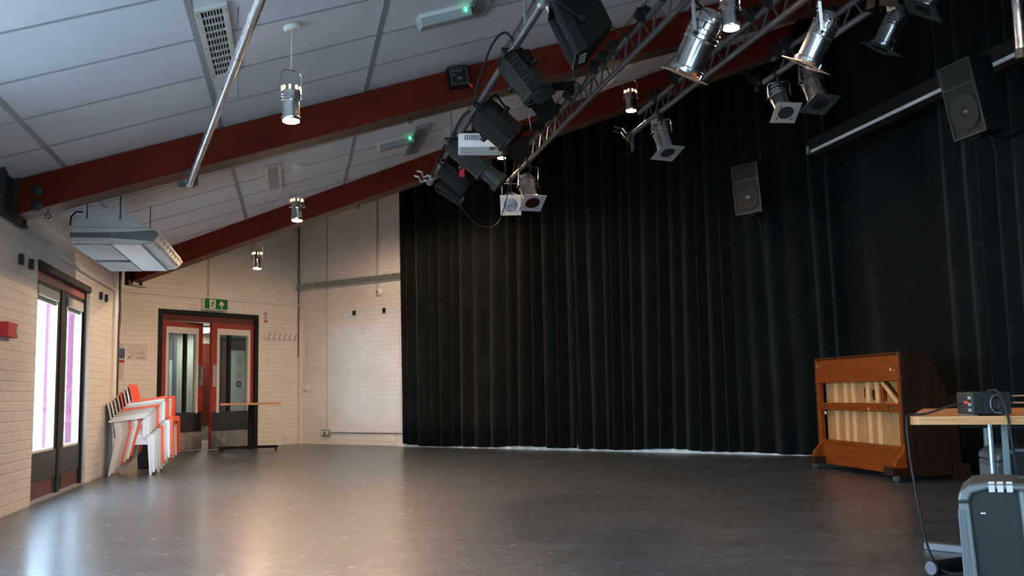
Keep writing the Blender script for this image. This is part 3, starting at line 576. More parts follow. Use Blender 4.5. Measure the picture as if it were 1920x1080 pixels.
# ------------------------------------------------------------------ pendant lamps
LIT=[]
def can_profile(Rr,L):
    pr=[(.02*Rr,0),(.45*Rr,.015*L),(.72*Rr,.06*L),(.9*Rr,.12*L),(.98*Rr,.19*L)]
    for a in (.22,.33,.40,.47): pr+=[(.98*Rr,(a-.012)*L),(1.05*Rr,a*L),(.98*Rr,(a+.012)*L)]
    pr+=[(.95*Rr,.52*L),(.95*Rr,.88*L),(1.06*Rr,.90*L),(1.06*Rr,.97*L),(.98*Rr,L),(.86*Rr,L),(.8*Rr,.93*L)]
    return pr
def pendant(x,y,zb,label,Rr=.056,L=.24,top=None,rot=0):
    zt=(roofz(x) if top is None else top)
    t=thing('pendant_lamp',label,'lamp',HALL@T((x,y,zb))@RZ(rot),'silver can pendant lamps')
    H=zt-zb
    if top is None:
        m=MB(); m.X=T((0,0,H))@RY(-math.degrees(math.atan(SL))); m.lathe([(.055,0.0),(.058,-.025),(.05,-.034),(.01,-.036)],20); m.build('ceiling_rose',M['wplastic'],t,smooth=True)
    MB().tube([(0,0,L+.085),(0,0,H-.03)],.0028,5).build('cord',M['wplastic'],t)
    m=MB(); m.X=T((0,0,L))@RX(180); m.lathe(can_profile(Rr,L),24,True,False); cn=m.build('can',M['chrome'],t,smooth=True)
    m=MB(); q=Rr+.012; hy=L*.55
    m.tube([(-q,0,hy),(-q,0,L+.05),(-q+.015,0,L+.075),(0,0,L+.085),(q-.015,0,L+.075),(q,0,L+.05),(q,0,hy)],.0042,6); m.tube([(-q-.012,0,hy),(-Rr+.004,0,hy)],.008,8); m.tube([(q+.012,0,hy),(Rr-.004,0,hy)],.008,8)
    m.build('yoke',M['chrome'],t,smooth=True)
    m=MB()
    for i in range(8):
        a=2*PI*i/8+.2; m.X=T((0,0,L*.84))@RZ(math.degrees(a)); m.box(Rr*.99-.004,Rr*.99+.003,-.0055,.0055,-.013,.013)
    m.build('vent_slots',M['slot'],cn)
    m=MB(); m.X=T((0,0,0)); m.lathe([(.01,.018),(Rr*.55,.010),(Rr*.82,.004),(Rr*.92,-.006),(Rr*.7,-.012),(.01,-.014)],20); m.build('bulb',M['bulb'],t,smooth=True)
    LIT.append((x,y,zb))
    return t
pendant(2.04,-1.78,2.53,'lit silver pendant lamp hanging in front of the nearer red beam, closest to camera',rot=25)
pendant(2.085,2.02,2.595,'lit silver pendant lamp hanging beyond the nearer red beam, above the corner')
pendant(1.57,5.5,2.56,'lit silver pendant lamp tucked behind the farther red beam near the doors',top=FH)
pendant(5.46,1.46,3.72,'lit silver pendant lamp hanging left of the second truss',rot=-10)
pendant(4.93,-1.96,3.25,'lit silver pendant lamp at the top of the picture beside the biggest can',Rr=.06)
pendant(4.63,4.0,3.815,'lit silver pendant lamp low between the dark spotlights and the first truss',top=FH)
pendant(3.3,5.6,3.84,'silver pendant lamp above the far brick wall, hidden behind the farther red beam',top=FH)  # made-up lamp out of view, put in to warm the door wall
# same row, over the camera end of the hall (outside the picture)
_h=LIT.pop()
for x,y in ((2.05,-5.6),(5.45,-4.6)):
    LIT.append((x,y,roofz(x)-.62))
LIT.append(_h)

# ------------------------------------------------------------------ bars and trusses
t=thing('steel_pole','bare galvanised steel pole slung below the ceiling at the left','pole',HALL)
a=V(1.27,-.075,2.485); b=V(2.02,-4.3,2.485); d=(b-a).normalized()
m=MB(); m.tube([a,b],.0242,16); m.build('tube',M['steel'],t,smooth=True)
m=MB(); m.tube([a-d*.02,a+d*.035],.0285,16); m.build('end_collar',M['steel'],t,smooth=True)
for s in (2.15,3.0): m=MB(); m.tube([a+d*(s-.003),a+d*(s+.003)],.0248,16); m.build('joint_ring',M['brk'],t,smooth=True)
m=MB(); m.box(a.x-.07,a.x+.03,a.y+.10,a.y+.15,2.49,2.515); m.box(a.x-.10,a.x-.06,a.y+.09,a.y+.16,2.49,2.53); m.box(a.x-.02,a.x+.05,a.y+.08,a.y+.16,2.505,2.62); m.build('beam_clamp',M['legg'],t)
m=MB(); e=a+d*2.2; m.tube([(e.x+.09,e.y,2.52),(e.x+.02,e.y,2.515)],.008,6); m.tube([(e.x+.09,e.y,2.50),(e.x+.09,e.y,roofz(e.x+.09))],.006,6); m.build('hanger',M['steel'],t)
t=thing('lighting_bar','single grey steel lighting bar carrying the dark spotlights and projector','lighting bar',HALL@T((3.34,0,2.88)))
MB().tube([(0,1.40,0),(0,-4.2,0)],.0242,14).build('tube',M['alu'],t,smooth=True)
m=MB()
for y in (1.15,1.36): m.tube([(-.02,y,0),(-.05,y,.015),(-.085,y+.04,.0),(-.10,y+.06,.06),(-.14,y+.08,.075)],.010,6); m.tube([(0,y-.03,0),(0,y+.03,0)],.034,10)
m.build('end_clamps',M['steel'],t,smooth=True)
m=MB()
for y,z0 in ((.08,.31),(-2.6,.66)): m.tube([(0,y,0),(0,y,z0)],.008,6)
m.tube([(0,-3.0,.0),(.06,-3.05,.25),(.06,-3.05,.74)],.006,6); m.tube([(.09,-3.0,.0),(.06,-3.05,.25)],.006,6)
m.build('hanger',M['steel'],t)
def loop(pts,n=6):
    """smooth curve through points"""
    P=[Vector(p) for p in pts]; out=[]
    for i in range(len(P)-1):
        p0=P[max(i-1,0)]; p1=P[i]; p2=P[i+1]; p3=P[min(i+2,len(P)-1)]
        for k in range(n):
            u=k/n; out.append(.5*((2*p1)+(p2-p0)*u+(2*p0-5*p1+4*p2-p3)*u*u+(3*p1-p0-3*p2+p3)*u**3))
    return out+[P[-1]]
def cable(name,label,pts,r,fr,n=6,m=None,group=None,cat='cable'):
    return tag(MB().tube(loop(pts,n),r,6).build(name,m or M['cable'],smooth=True,world=fr),label,cat,group)
cable('power_cable','black cables sagging along the lighting bar above the projector',[(3.33,1.0,2.86),(3.27,.7,2.80),(3.30,.2,2.93),(3.25,-.25,2.80),(3.3,-.75,2.92),(3.37,-1.1,2.85)],.010,HALL)
cable('power_cable','black cable looping at the lighting bar beside the ceiling seam',[(3.3,-1.35,2.91),(3.22,-1.7,2.80),(3.24,-2.1,2.95),(3.30,-2.25,3.0),(3.36,-2.3,2.9)],.008,HALL)
cable('power_cable','long black cable slung from the square floodlight across to the first truss',[(3.42,-3.0,2.86),(3.55,-2.75,2.74),(3.9,-2.3,3.06),(4.3,-1.5,3.36),(4.53,-1.05,3.5)],.007,HALL)
cable('power_cable','thin black cable sagging from the lighting bar end to the first truss end',[(3.5,.6,2.50),(3.75,1.1,2.42),(4.15,2.0,2.62),(4.5,2.9,3.3)],.006,HALL)
def truss(x,y0,y1,zlo,zup,label,sock,pitch=.3,xo=.03,dia=.0235):
    t=thing('lighting_truss',label,'truss',HALL@T((x,0,0)),'ladder trusses')
    MB().tube([(xo,y0-.75 if x<5 else y0,zup),(xo,y1,zup)],dia,14).build('upper_chord',M['alu'],t,smooth=True)
    MB().tube([(0,y0,zlo),(0,y1,zlo)],dia,14).build('lower_chord',M['alu'],t,smooth=True)
    y=y0-.25; m=MB()
    while y>y1:
        m.tube([(xo,y,zup),(0,y,zlo)],.0085,6); m.tube([(xo,y-.03,zup),(0,y-.27,zlo)],.0075,6); y-=pitch
    m.build('web_rods',M['alu'],t,smooth=True)
    for yy in sock:
        m=MB(); m.X=T((xo-.035,yy,zup+.025))@RY(-60)@RZ(17); m.lathe([(.03,-.05),(.046,-.045),(.05,.0),(.05,.03),(.036,.04),(.034,.055)],8); m.box(-.03,.03,-.075,-.03,-.03,.02); m.build('power_socket',M['black_m'],t)
    return t
truss(4.53,3.2,-4.6,3.33,3.53,'first aluminium ladder truss running from image centre to the upper right',[2.62,2.23,1.65,1.03,.56,-.22,-.45,-.68,-1.36,-1.75])
truss(5.28,.93,-4.6,3.33,3.53,'second aluminium ladder truss with the lit pendant at its left end',[.45,-.05,-1.5,-1.77],xo=.07)
truss(5.82,-.72,-4.6,3.33,3.53,'third aluminium ladder truss in the dark at upper right',[-.86,-1.0,-1.62],xo=.09)
cable('power_cable','black cable draped along the upper chord of the first truss',[(4.52,2.5,3.5),(4.46,2.1,3.42),(4.5,1.6,3.54),(4.46,1.2,3.41),(4.53,.6,3.55),(4.47,.1,3.42),(4.5,-.3,3.55),(4.45,-.7,3.40),(4.5,-1.1,3.52),(4.45,-1.3,3.43),(4.52,-1.5,3.56)],.007,HALL)
m=MB()
for (x,y,z) in ((5.28,.98,3.33),(5.28,1.02,3.30)):
    m.tube([(x-.06,y,z),(x-.09,y+.03,z+.06),(x-.15,y+.06,z+.08)],.010,6); m.tube([(x,y-.03,z),(x,y+.03,z)],.036,10); m.tube([(x,y,z),(x+.02,y,z-.14)],.010,6)
tag(m.build('pipe_clamp',M['plate_dark'],world=HALL),'loose grey pipe clamps at the left end of the second truss','clamp','loose clamps on the trusses')
m=MB()
x,y,z=5.85,-.63,3.36
for k in range(2):
    yy=y+.05*k; m.tube([(x-.02,yy,z),(x-.07,yy+.03,z+.04),(x-.12,yy+.02,z+.10),(x-.17,yy+.05,z+.09)],.012,6); m.tube([(x,yy-.03,z-.04*k),(x,yy+.02,z-.04*k)],.036,10)
tag(m.build('pipe_clamp',M['black'],world=HALL),'dark bundle of clamps at the left end of the third truss','clamp','loose clamps on the trusses')
m=MB(); x,y,z=4.55,.30,3.55
m.tube([(x,y-.04,z-.02),(x,y+.04,z-.02)],.034,10); m.tube([(x-.03,y,z),(x-.08,y,z+.0),(x-.09,y,z+.09),(x-.16,y,z+.11)],.011,6); m.tube([(x-.03,y-.09,z),(x-.07,y-.09,z+.0),(x-.08,y-.09,z+.10)],.011,6)
tag(m.build('pipe_clamp',M['legg'],world=HALL),'empty grey hook clamp standing on the first truss','clamp','loose clamps on the trusses')

# ------------------------------------------------------------------ theatre lamps
def par(label,bar,piv,axis,Rr=.105,L=.40,plate=.25,finish='chrome',pm='plate',gel='lens',barz=None,wide=1.12,roll=0,lens_off=.0,side=None):
    """bar = hall point where it hangs, piv = hall point of the tilt pivot, axis = beam direction"""
    t=thing('par_can_light',label,'stage light',HALL@T(piv),'par can stage lights')
    ax=Vector(axis).normalized(); O=orient(ax)@RZ(roll)
    P=.42*L
    m=MB(); m.X=O@T((0,0,-P)); m.lathe(can_profile(Rr,L),28,True,False); cn=m.build('can',M[finish],t,smooth=True)
    m=MB()
    for i in range(10):
        m.X=O@T((0,0,-P+.27*L))@RZ(36*i+8); m.box(Rr*.97,Rr*1.02,-.005*Rr/.1,.005*Rr/.1,-.018*Rr/.1,.018*Rr/.1)
    m.build('vent_slots',M['slotdark'],cn)
    m=MB(); m.X=O@T((0,0,L-P-.03)); m.lathe([(Rr*.9,0),(Rr*.6,-.02),(.001,-.035)],24,False,False); m.build('reflector' if gel=='reflector' else 'lens',M[gel],t,smooth=True)
    # yoke: strap from the pivots up over the back
    up_=(Vector(bar)-Vector(piv)); h=up_.length; uz=up_.normalized()
    sx=(side if side is not None else ax.cross(uz)); sx=Vector(sx); sx=(sx-uz*sx.dot(uz))
    if sx.length<.05: sx=Vector((0,1,0))
    sx.normalize(); q=Rr*wide
    fwd=uz.cross(sx)
    m=MB(); hw=.011*Rr/.1
    def strap(p0,p1):
        p0=Vector(p0); p1=Vector(p1); d=(p1-p0).normalized(); n1=fwd; n2=d.cross(n1).normalized()
        m.hexa([p0+n1*hw+n2*.003,p0-n1*hw+n2*.003,p0-n1*hw-n2*.003,p0+n1*hw-n2*.003],[p1+n1*hw+n2*.003,p1-n1*hw+n2*.003,p1-n1*hw-n2*.003,p1+n1*hw-n2*.003])
    ht=h-.07
    for s in (-1,1): strap(sx*s*q,sx*s*q+uz*(ht-.02)); strap(sx*s*q+uz*(ht-.02),sx*s*(q-.02)+uz*ht); 
    strap(-sx*(q-.02)+uz*ht,sx*(q-.02)+uz*ht)
    yk=m.build('yoke',M[finish],t)
    m=MB()
    for s in (-1,1): m.tube([sx*s*(Rr*.98),sx*s*(q+.015)],.013*Rr/.1,8)
    m.build('tilt_knob',M['black_m'],yk)
    m=MB(); m.tube([uz*(ht-.005),uz*(h+.0)],.009,6); bdir=Vector((0,1,0)); m.tube([uz*h-bdir*.02,uz*h+bdir*.02],.034,12); m.build('hook_clamp',M['black_m'],t)
    if plate:
        s=plate/2; X=O@T((0,0,L-P+.004)); n=32; m=MB(); m.X=X; rr=Rr*.82; vs=[]; fs=[]
        sq=[]
        for k in range(n):
            a=2*PI*k/n; c,s_=math.cos(a),math.sin(a); f=s/max(abs(c),abs(s_)); sq.append((c*f,s_*f))
        for z in (0,.004):
            vs+=[(rr*math.cos(2*PI*k/n),rr*math.sin(2*PI*k/n),z) for k in range(n)]+[(x,y,z) for x,y in sq]
        for k in range(n):
            j=(k+1)%n
            fs+=[(k,n+k,n+j,j),(2*n+k,2*n+j,3*n+j,3*n+k),(n+k,3*n+k,3*n+j,n+j),(k,j,2*n+j,2*n+k)]
        m.add(vs,fs); gf=m.build('gel_frame',M[pm],t)
        for a in (45,135,225,315):
            m=MB(); m.X=X@RZ(a); m.box(Rr*.98,Rr*1.12,-.01,.01,-.035,.006); m.build('frame_clip',M[finish],gf)
        m=MB(); m.X=X@T((0,0,.001)); m.lathe([(rr*1.02,0),(.001,0.0005)],24,False,False); m.build('gel_sheet',M[gel],gf)
    cp=O@V(0,0,-P+.06*L)
    m=MB(); m.tube(loop([cp,cp+uz*.05+fwd*.05,uz*(h*.6)+fwd*.06,uz*h],5),.006,6); m.build('lamp_lead',M['cable'],t,smooth=True)
    return t
par('largest polished can light hanging from the first truss, pointing down',(4.53,-2.33,3.31),(4.55,-2.31,3.03),aim(-.40,.92,.0,20),.108,.43,.25,'chrome','warmflap','lens',roll=38)
par('polished can light with warm sheen, tilted down left, right of the largest one',(5.28,-2.47,3.33),(5.32,-2.42,3.06),aim(-.41,.91,.0,20),.083,.355,.235,'chrome','warmflap','lens',roll=30)
par('dull can light with dark square frame seen edge on, right of black barn doors',(6.42,-1.62,3.80),(6.46,-1.55,3.55),aim(-.42,.90,.04,20),.078,.345,.25,'chrome_d','plate_dark','lens',roll=40)
par('can light cut off by the top edge at the upper right',(6.42,-2.12,3.86),(6.45,-2.08,3.62),aim(-.50,.86,.12,20),.078,.33,.25,'chrome_d','plate_dark','lens',roll=15)
par('can light with pale square frame under the left end of the third truss',(5.82,-.93,3.33),(5.85,-.90,3.15),aim(.06,.62,.78,18),.078,.33,.205,'chrome_d','plate_grey','lens')
par('can light with dark square frame under the third truss, below the warm can',(5.85,-1.37,3.33),(5.87,-1.36,3.12),aim(.14,.78,.62,18),.083,.35,.225,'chrome_d','plate_dark','lens')
par('can light with grey square frame hanging under the left end of the second truss',(5.28,.22,3.33),(5.30,.25,3.14),aim(.16,.80,.58,16),.083,.36,.23,'chrome','plate_grey','lens')
par('can light with dark red gel and pale frame at the first truss end',(4.53,2.15,3.33),(4.53,2.22,3.05),aim(.18,.72,.68,13),.10,.40,.25,'chrome','plate','lens_red')
par('can light with bright white frame and bare reflector at the lowest truss end',(4.53,3.0,3.33),(4.53,3.05,3.05),aim(-.04,.12,.99,13),.10,.40,.235,'chrome','projw','reflector')
t=thing('lighting_bar','black lighting bar high in the dark at upper right','lighting bar',HALL@T((6.44,0,3.86)))
MB().tube([(0,-1.4,0),(0,-4.4,0)],.0242,12).build('tube',M['black'],t,smooth=True)
m=MB()
for y in (-1.5,-3.9): m.tube([(0,y,0),(0,y,roofz(6.44)-3.86)],.006,6)
m.build('hanger',M['black'],t)

def fresnel(label,bar,piv,axis,S=.13,L=.26,flaps=(60,60,60,60),body='black',side=None,tanflap=None,kind='fresnel_spotlight',vent=True,barrel=0.):
    t=thing(kind,label,'stage light',HALL@T(piv),'dark spotlights')
    ax=Vector(axis).normalized(); O=orient(ax); P=.5*L
    m=MB(); m.X=O@T((0,0,-P)); c=.38
    def octo(s,z): return [(s,s*c,z),(s*c,s,z),(-s*c,s,z),(-s,s*c,z),(-s,-s*c,z),(-s*c,-s,z),(s*c,-s,z),(s,-s*c,z)]
    m.rings([octo(S*.62,0),octo(S*.9,.05*L),octo(S*.95,.12*L),octo(S*.95,.9*L),octo(S*1.02,.92*L),octo(S*1.02,L)]); m.build('housing',M[body],t)
    if vent:
        m=MB(); m.X=O@T((0,0,-P))
        for k in range(7): z=L*(.2+.09*k); m.box(-S*.99,-S*.94,-S*.36,S*.36,z,z+.035*L); m.box(S*.94,S*.99,-S*.36,S*.36,z,z+.035*L); m.box(-S*.36,S*.36,S*.94,S*.985,z,z+.035*L)
        m.build('cooling_fins',M['dkgreen'],t)
    if barrel:
        m=MB(); m.X=O@T((0,0,L-P)); m.lathe([(S*.75,0),(S*.75,barrel*.7),(S*.92,barrel*.72),(S*.92,barrel),(S*.7,barrel)],20); m.build('lens_barrel',M[body],t,smooth=True); zf=L-P+barrel
    else: zf=L-P
    m=MB(); m.X=O@T((0,0,zf+.001)); m.lathe([(S*.78,0),(S*.5,.012),(.001,.02)],20,False,False); m.build('lens',M['lens'],t,smooth=True)
    if flaps:
        m=MB(); m.X=O@T((0,0,zf+.004))
        m.rings([[(S*1.0*math.cos(2*PI*k/20),S*math.sin(2*PI*k/20),z) for k in range(20)] for z in (0,.02)],False,False); m.build('flap_ring',M[body],t)
        for i,an in enumerate(flaps):
            if an is None: continue
            m=MB(); m.X=O@T((0,0,zf+.018))@RZ(90*i)@T((S*.92,0,0))@RY(an)
            w0,w1=S*.72,S*(.98 if i%2 else .62); hgt=S*1.35
            m.hexa([(0,-w0,0),(.003,-w0,0),(.003,w0,0),(0,w0,0)],[(0,-w1,hgt),(.003,-w1,hgt),(.003,w1,hgt),(0,w1,hgt)])
            fl=m.build('barn_door',M['warmflap'] if tanflap==i else M[body],t)
            if tanflap==i:
                Xf=m.X; m=MB(); m.X=Xf; q=hgt*.16; zc=hgt*.62
                for y0,y1,z0,z1 in ((-q,q,zc+q*1.2,zc+q*1.5),(-q,-q*.7,zc,zc+q*1.2),(-q,q,zc-.3*q,zc),(q*.7,q,zc-q*1.2,zc-.3*q),(-q,q,zc-q*1.5,zc-q*1.2)): m.box(-.0012,.0042,y0,y1,z0,z1)
                m.build('marking',M['inkd'],fl)
    up_=(Vector(bar)-Vector(piv)); h=up_.length; uz=up_.normalized()
    sx=Vector(side) if side is not None else ax.cross(uz)
    sx=sx-uz*sx.dot(uz)
    if sx.length<.05: sx=Vector((0,1,0))
    sx.normalize(); q=S*1.16; fwd=uz.cross(sx); m=MB()
    for s in (-1,1): m.tube([sx*s*q,sx*s*q+uz*(h-.08),sx*s*(q-.03)+uz*(h-.06),uz*(h-.06)],.008,6); m.tube([sx*s*S*.9,sx*s*(q+.02)],.018,8)
    m.build('yoke',M[body],t)
    m=MB(); m.tube([uz*(h-.065),uz*h],.010,6); m.tube([uz*h-V(0,.022,0),uz*h+V(0,.022,0)],.036,12); m.build('hook_clamp',M['black_m'],t)
    cp=O@V(0,0,-P); m=MB(); m.tube(loop([cp,cp-ax*.06,uz*(h*.5)-ax*.12+fwd*.04,uz*h+V(0,.05,0)],5),.007,6); m.build('lamp_lead',M['cable'],t,smooth=True)
    return t
fresnel('dark theatre spotlight with open barn doors below the square floodlight',(3.34,-2.22,2.88),(3.40,-2.28,2.73),aim(.55,.72,.25,16),.10,.30,(35,55,45,30))
fresnel('dark theatre spotlight with barn doors just above the white projector',(3.34,-1.22,2.88),(3.42,-1.36,2.69),aim(.68,.62,.15,15),.115,.30,(40,55,None,40))
fresnel('long grey green profile spotlight below the projector',(3.34,-.30,2.88),(3.37,-.55,2.655),aim(.74,.62,.12,13),.085,.34,None,body='dkgreen',kind='profile_spotlight',barrel=.16,vent=False)
fresnel('dark spotlight with pale side panel near the lighting bar end',(3.34,.42,2.88),(3.40,.22,2.68),aim(.72,.62,.2,13),.10,.27,(50,60,None,None))
f4=fresnel('black spotlight with barn doors and one tan flap at the top right',(5.28,-3.05,3.33),(5.36,-3.02,3.20),aim(-.02,.97,.2,20),.062,.22,(8,12,6,10),tanflap=2)
# pale side panel of the spotlight at the bar end
p=[o for o in bpy.data.objects if o.name.startswith('fresnel_spotlight')][2]
def flood(label,bar,piv,axis,wd,ht,dp,kind='floodlight'):
    """wedge shaped floodlight: small back, wide mouth, slotted vents on its foot"""
    t=thing(kind,label,'stage light',HALL@T(piv),'dark floodlights'); O=orient(axis)
    m=MB(); m.X=O; a,b=wd*.5,ht*.5
    bot=[(-a*.55,-b*.45,-dp),(a*.55,-b*.45,-dp),(a*.55,b*.45,-dp),(-a*.55,b*.45,-dp)]; mid=[(-a,-b,-.25*dp),(a,-b,-.25*dp),(a,b,-.25*dp),(-a,b,-.25*dp)]; fr=[(-a,-b,0),(a,-b,0),(a,b,0),(-a,b,0)]
    m.rings([bot,mid,fr],True,False); m.build('housing',M['black'],t,solid=.004)
    m=MB(); m.X=O@T((0,0,-.06*dp)); m.box(-a*.96,a*.96,-b*.96,b*.96,-.004,0); m.build('front_glass',M['lens'],t)
    m=MB(); m.X=O@T((0,0,.004)); m.frame_rect(-b*1.06,b*1.06,-a*1.06,a*1.06,.02,-.01,.01) if False else None
    for q in ((-a*1.05,a*1.05,-b*1.05,-b*.98),(-a*1.05,a*1.05,b*.98,b*1.05),(-a*1.05,-a*.98,-b,b),(a*.98,a*1.05,-b,b)): m.box(*q,-.012,.012)
    m.build('front_rim',M['black_m'],t)
    m=MB()
    # vents on the lower slope
    z0=Vector(O@V(0,-b,-.25*dp)); 
    m.X=O
    for i in range(3):
        for j in range(3):
            u=.15+.2*j; y=-b-.003; x=-a*.55+i*a*.42
            z=-.25*dp+.25*dp*(u); m.box(x,x+a*.24,y-.003,y,z,z+.03)
    m.build('vent_slots',M['plate'],t)
    m=MB(); uz=(Vector(bar)-Vector(piv)); h=uz.length; uz.normalize(); ax=Vector(axis).normalized(); sx=ax.cross(uz); sx=(sx-uz*sx.dot(uz)).normalized(); q=a*1.08; c0=-ax*dp*.4
    for s in (-1,1): m.tube([c0+sx*s*q,c0*.3+sx*s*q+uz*(h-.07),uz*(h-.06)],.009,6); m.tube([c0+sx*s*a*.85,c0+sx*s*(q+.02)],.02,8)
    m.build('yoke',M['black'],t)
    m=MB(); m.tube([uz*(h-.065),uz*h],.011,6); m.tube([uz*h-V(0,.022,0),uz*h+V(0,.022,0)],.037,12); m.build('hook_clamp',M['steel'],t)
    return t
flood('square black floodlight with white slots hanging at the top of the lighting bar',(3.34,-3.02,2.88),(3.44,-3.04,2.69),aim(-.80,.35,.10,16),.24,.30,.24)
flood('black floodlight with small slots at the bottom end of the lighting bar',(3.34,.62,2.88),(3.40,.62,2.60),aim(-.50,.75,.20,13),.22,.25,.24)
tag(B(-.02,.02,-.01,.01,-.07,.07).build('gel_scrap',M['pink'],world=HALL@T((3.42,.02,2.70))),'small pink gel tag hanging under the lighting bar','tag')
t=thing('pale_shutter','x','y',HALL@T((3.36,.30,2.66))); bpy.data.objects.remove(t)
t=thing('video_projector','white video projector hung under the lighting bar','projector',HALL@T((3.40,-.92,2.66))@RZ(-9))
B(-.165,.165,-.13,.13,-.055,.05).build('case',M['projw'],t,bevel=.012)
m=MB()
for i in range(14): m.box(-.12+i*.016,-.113+i*.016,-.134,-.129,-.005,.035)
m.build('vent_slots',M['dark_stripe'],t); B(.06,.10,-.135,-.05,-.058,-.054).build('foot',M['dark_stripe'],t)
m=MB(); m.X=T((-.166,-.02,0))@RY(-90); m.lathe([(.035,0),(.035,.012),(.026,.012)],16); m.build('lens',M['black_m'],t)
B(-.12,.12,-.1,.1,.05,.075).build('mount_plate',M['black'],t); m=MB(); m.tube([(-.05,0,.07),(-.05,0,.22)],.016,10); m.build('mount_pole',M['black'],t)

# ------------------------------------------------------------------ speakers on the curtain side
def pa_box(label,M4,wd,ht,dp,arm):
    t=thing('wall_speaker',label,'speaker',M4,'black loudspeakers with horns'); a,b=wd/2,ht/2     # front faces -x
    m=MB(); m.prism([(0,-a),(0,a),(dp,a*.62),(dp,-a*.62)],2,-b,b); m.build('cabinet',M['spk'],t,bevel=.006)
    m=MB(); r=.012
    m.box(-.012,0,-a,-a+r,-b,b); m.box(-.012,0,a-r,a,-b,b); m.box(-.012,0,-a+r,a-r,-b,-b+r); m.box(-.012,0,-a+r,a-r,b-r,b); m.box(-.012,0,-a+r,a-r,b*.34,b*.34+r); m.build('front_rim',M['rim'],t)
    # flared horn
    m=MB(); z0,z1=b*.34+r,b-r; y0,y1=-a+r,a-r; zc=(z0+z1)/2
    out=[(-.012,y0,z0),(-.012,y1,z0),(-.012,y1,z1),(-.012,y0,z1)]; inn=[(.13,-.05,zc-.05),(.13,.05,zc-.05),(.13,.05,zc+.05),(.13,-.05,zc+.05)]
    vs=out+inn; m.add(vs,[(0,1,5,4),(1,2,6,5),(2,3,7,6),(3,0,4,7),(4,5,6,7)]); m.build('horn',M['horn'],t)
    m=MB(); m.X=T((-.004,0,-b*.33))@RY(-90); R0=a*.86
    m.lathe([(R0,-.003),(R0,.006),(R0*.93,.006),(R0*.90,-.0)],32,False,False); m.build('cone_surround',M['cone'],t,smooth=True)
    m=MB(); m.X=T((-.004,0,-b*.33))@RY(-90); m.lathe([(R0*.91,.003),(R0*.6,.0),(R0*.22,-.002)],32,False,False); cn=m.build('cone',M['cone'],t,smooth=True)
    m=MB(); m.X=T((-.003,0,-b*.33))@RY(-90); m.lathe([(R0*.26,0),(R0*.20,.014),(R0*.08,.022),(.001,.024)],20,False,False); m.build('dust_cap',M['cap'],cn,smooth=True)
    m=MB()
    for p in arm: m.tube(p,.014,8)
    m.box(.03,dp-.03,-a*.3,a*.3,-b-.03,-b-.005); m.build('bracket',M['black'],t)
    return t
pa_box('larger black horn loudspeaker on the right drape at the end of the projection screen',HALL@T((7.46,-.99,3.18))@RZ(2)@RY(-12),.375,.625,.28,[[(.2,0,-.32),(.3,0,-.40),(.80,0,-.30)],[(.2,0,-.32),(.2,0,-.47)]])
pa_box('smaller looking black horn loudspeaker in front of the far black curtain',HALL@T((7.40,2.80,3.235))@RZ(26)@RY(-6),.385,.60,.26,[[(.15,0,-.31),(.2,-.02,-.5)],[(.15,0,-.31),(.26,.0,-.36),(.75,.35,-.36)]])
cable('speaker_cable','thin black lead dangling below the speaker in front of the far curtain',[(7.55,2.80,2.91),(7.52,2.74,2.76),(7.56,2.76,2.62)],.006,HALL)
t=thing('projection_screen','long black roll up screen case with pale slot high on the right drape','screen',HALL@T((8.10,0,3.668)))
B(-.07,.07,-1.2,2.42,-.04,.10).build('case',M['black_m'],t,bevel=.01)
B(-.075,-.02,-1.1,2.36,-.075,-.04).build('screen_roll',M['screen'],t)
B(-.08,-.07,-1.2,2.42,-.10,-.085).build('bottom_bar',M['black_m'],t); B(-.06,.0,-1.1,2.32,-.125,-.10).build('weight_bar',M['black_m'],t)
B(-.082,.075,2.40,2.445,-.07,.02).build('end_cap',M['plate_grey'],t)
m=MB()
for y in (-.7,.8,2.2): m.box(.06,.36,y-.02,y+.02,.02,.05)
m.build('wall_arm',M['black'],t)
t=thing('hanging_pole','pale galvanised pole hanging at the right picture edge','pole',HALL@T((6.26,-3.02,0)))
MB().tube([(0,0,2.76),(0,0,FH)],.03,12).build('tube',M['steel'],t,smooth=True); MB().tube([(0,0,2.74),(0,0,2.80)],.034,12).build('end_collar',M['brk'],t)

# ------------------------------------------------------------------ curtains
def curtain(name,label,fr,x0,x1,ztop,depth,wmin,wmax,seed,m,hem=.035,drift=.12,yo=0.,amp_top=.8,flat=0.):
    """cloth hanging along local x, room on the -y side"""
    rnd=random.Random(seed); pl=[]; x=x0
    while x<x1:
        w=rnd.uniform(wmin,wmax)*(1.6 if rnd.random()<flat else 1); pl.append((x,w,depth*rnd.uniform(.35,1.)*(.35 if rnd.random()<flat else 1),rnd.uniform(-1,1))); x+=w
    n=int((x1-x0)/.014)+1; nz=13; vs=[]; fs=[]
    def prof(s,zf):
        s2=s+drift*(zf-.4)*math.sin(s*1.7+seed)*.6
        s2=min(max(s2,x0),x1-1e-4)
        for (a,w,d,k) in pl:
            if a<=s2<a+w:
                u=(s2-a)/w; return d*(.5-.5*math.cos(2*PI*u))**(.8)
        return 0
    for j in range(nz+1):
        zf=j/nz
        for i in range(n+1):
            s=x0+(x1-x0)*i/n
            z0=hem+.014*math.sin(s*2.1+seed)+.008*math.sin(s*5.3)
            z=z0+(ztop-z0)*zf
            d=prof(s,zf)*(1-(1-amp_top)*zf)
            vs.append((s,yo-d-.012*math.sin(s*9+zf*3),z))
    for j in range(nz):
        for i in range(n):
            a=j*(n+1)+i; fs.append((a,a+1,a+n+2,a+n+1))
    mb=MB(); mb.add(vs,fs); o=mb.build(name,m,world=fr,smooth=True,solid=.006); return o
g='black stage curtains'
def cur(*a,label=None,**k): return tag(curtain('stage_curtain',None,*a,**k),label,'curtain',g)
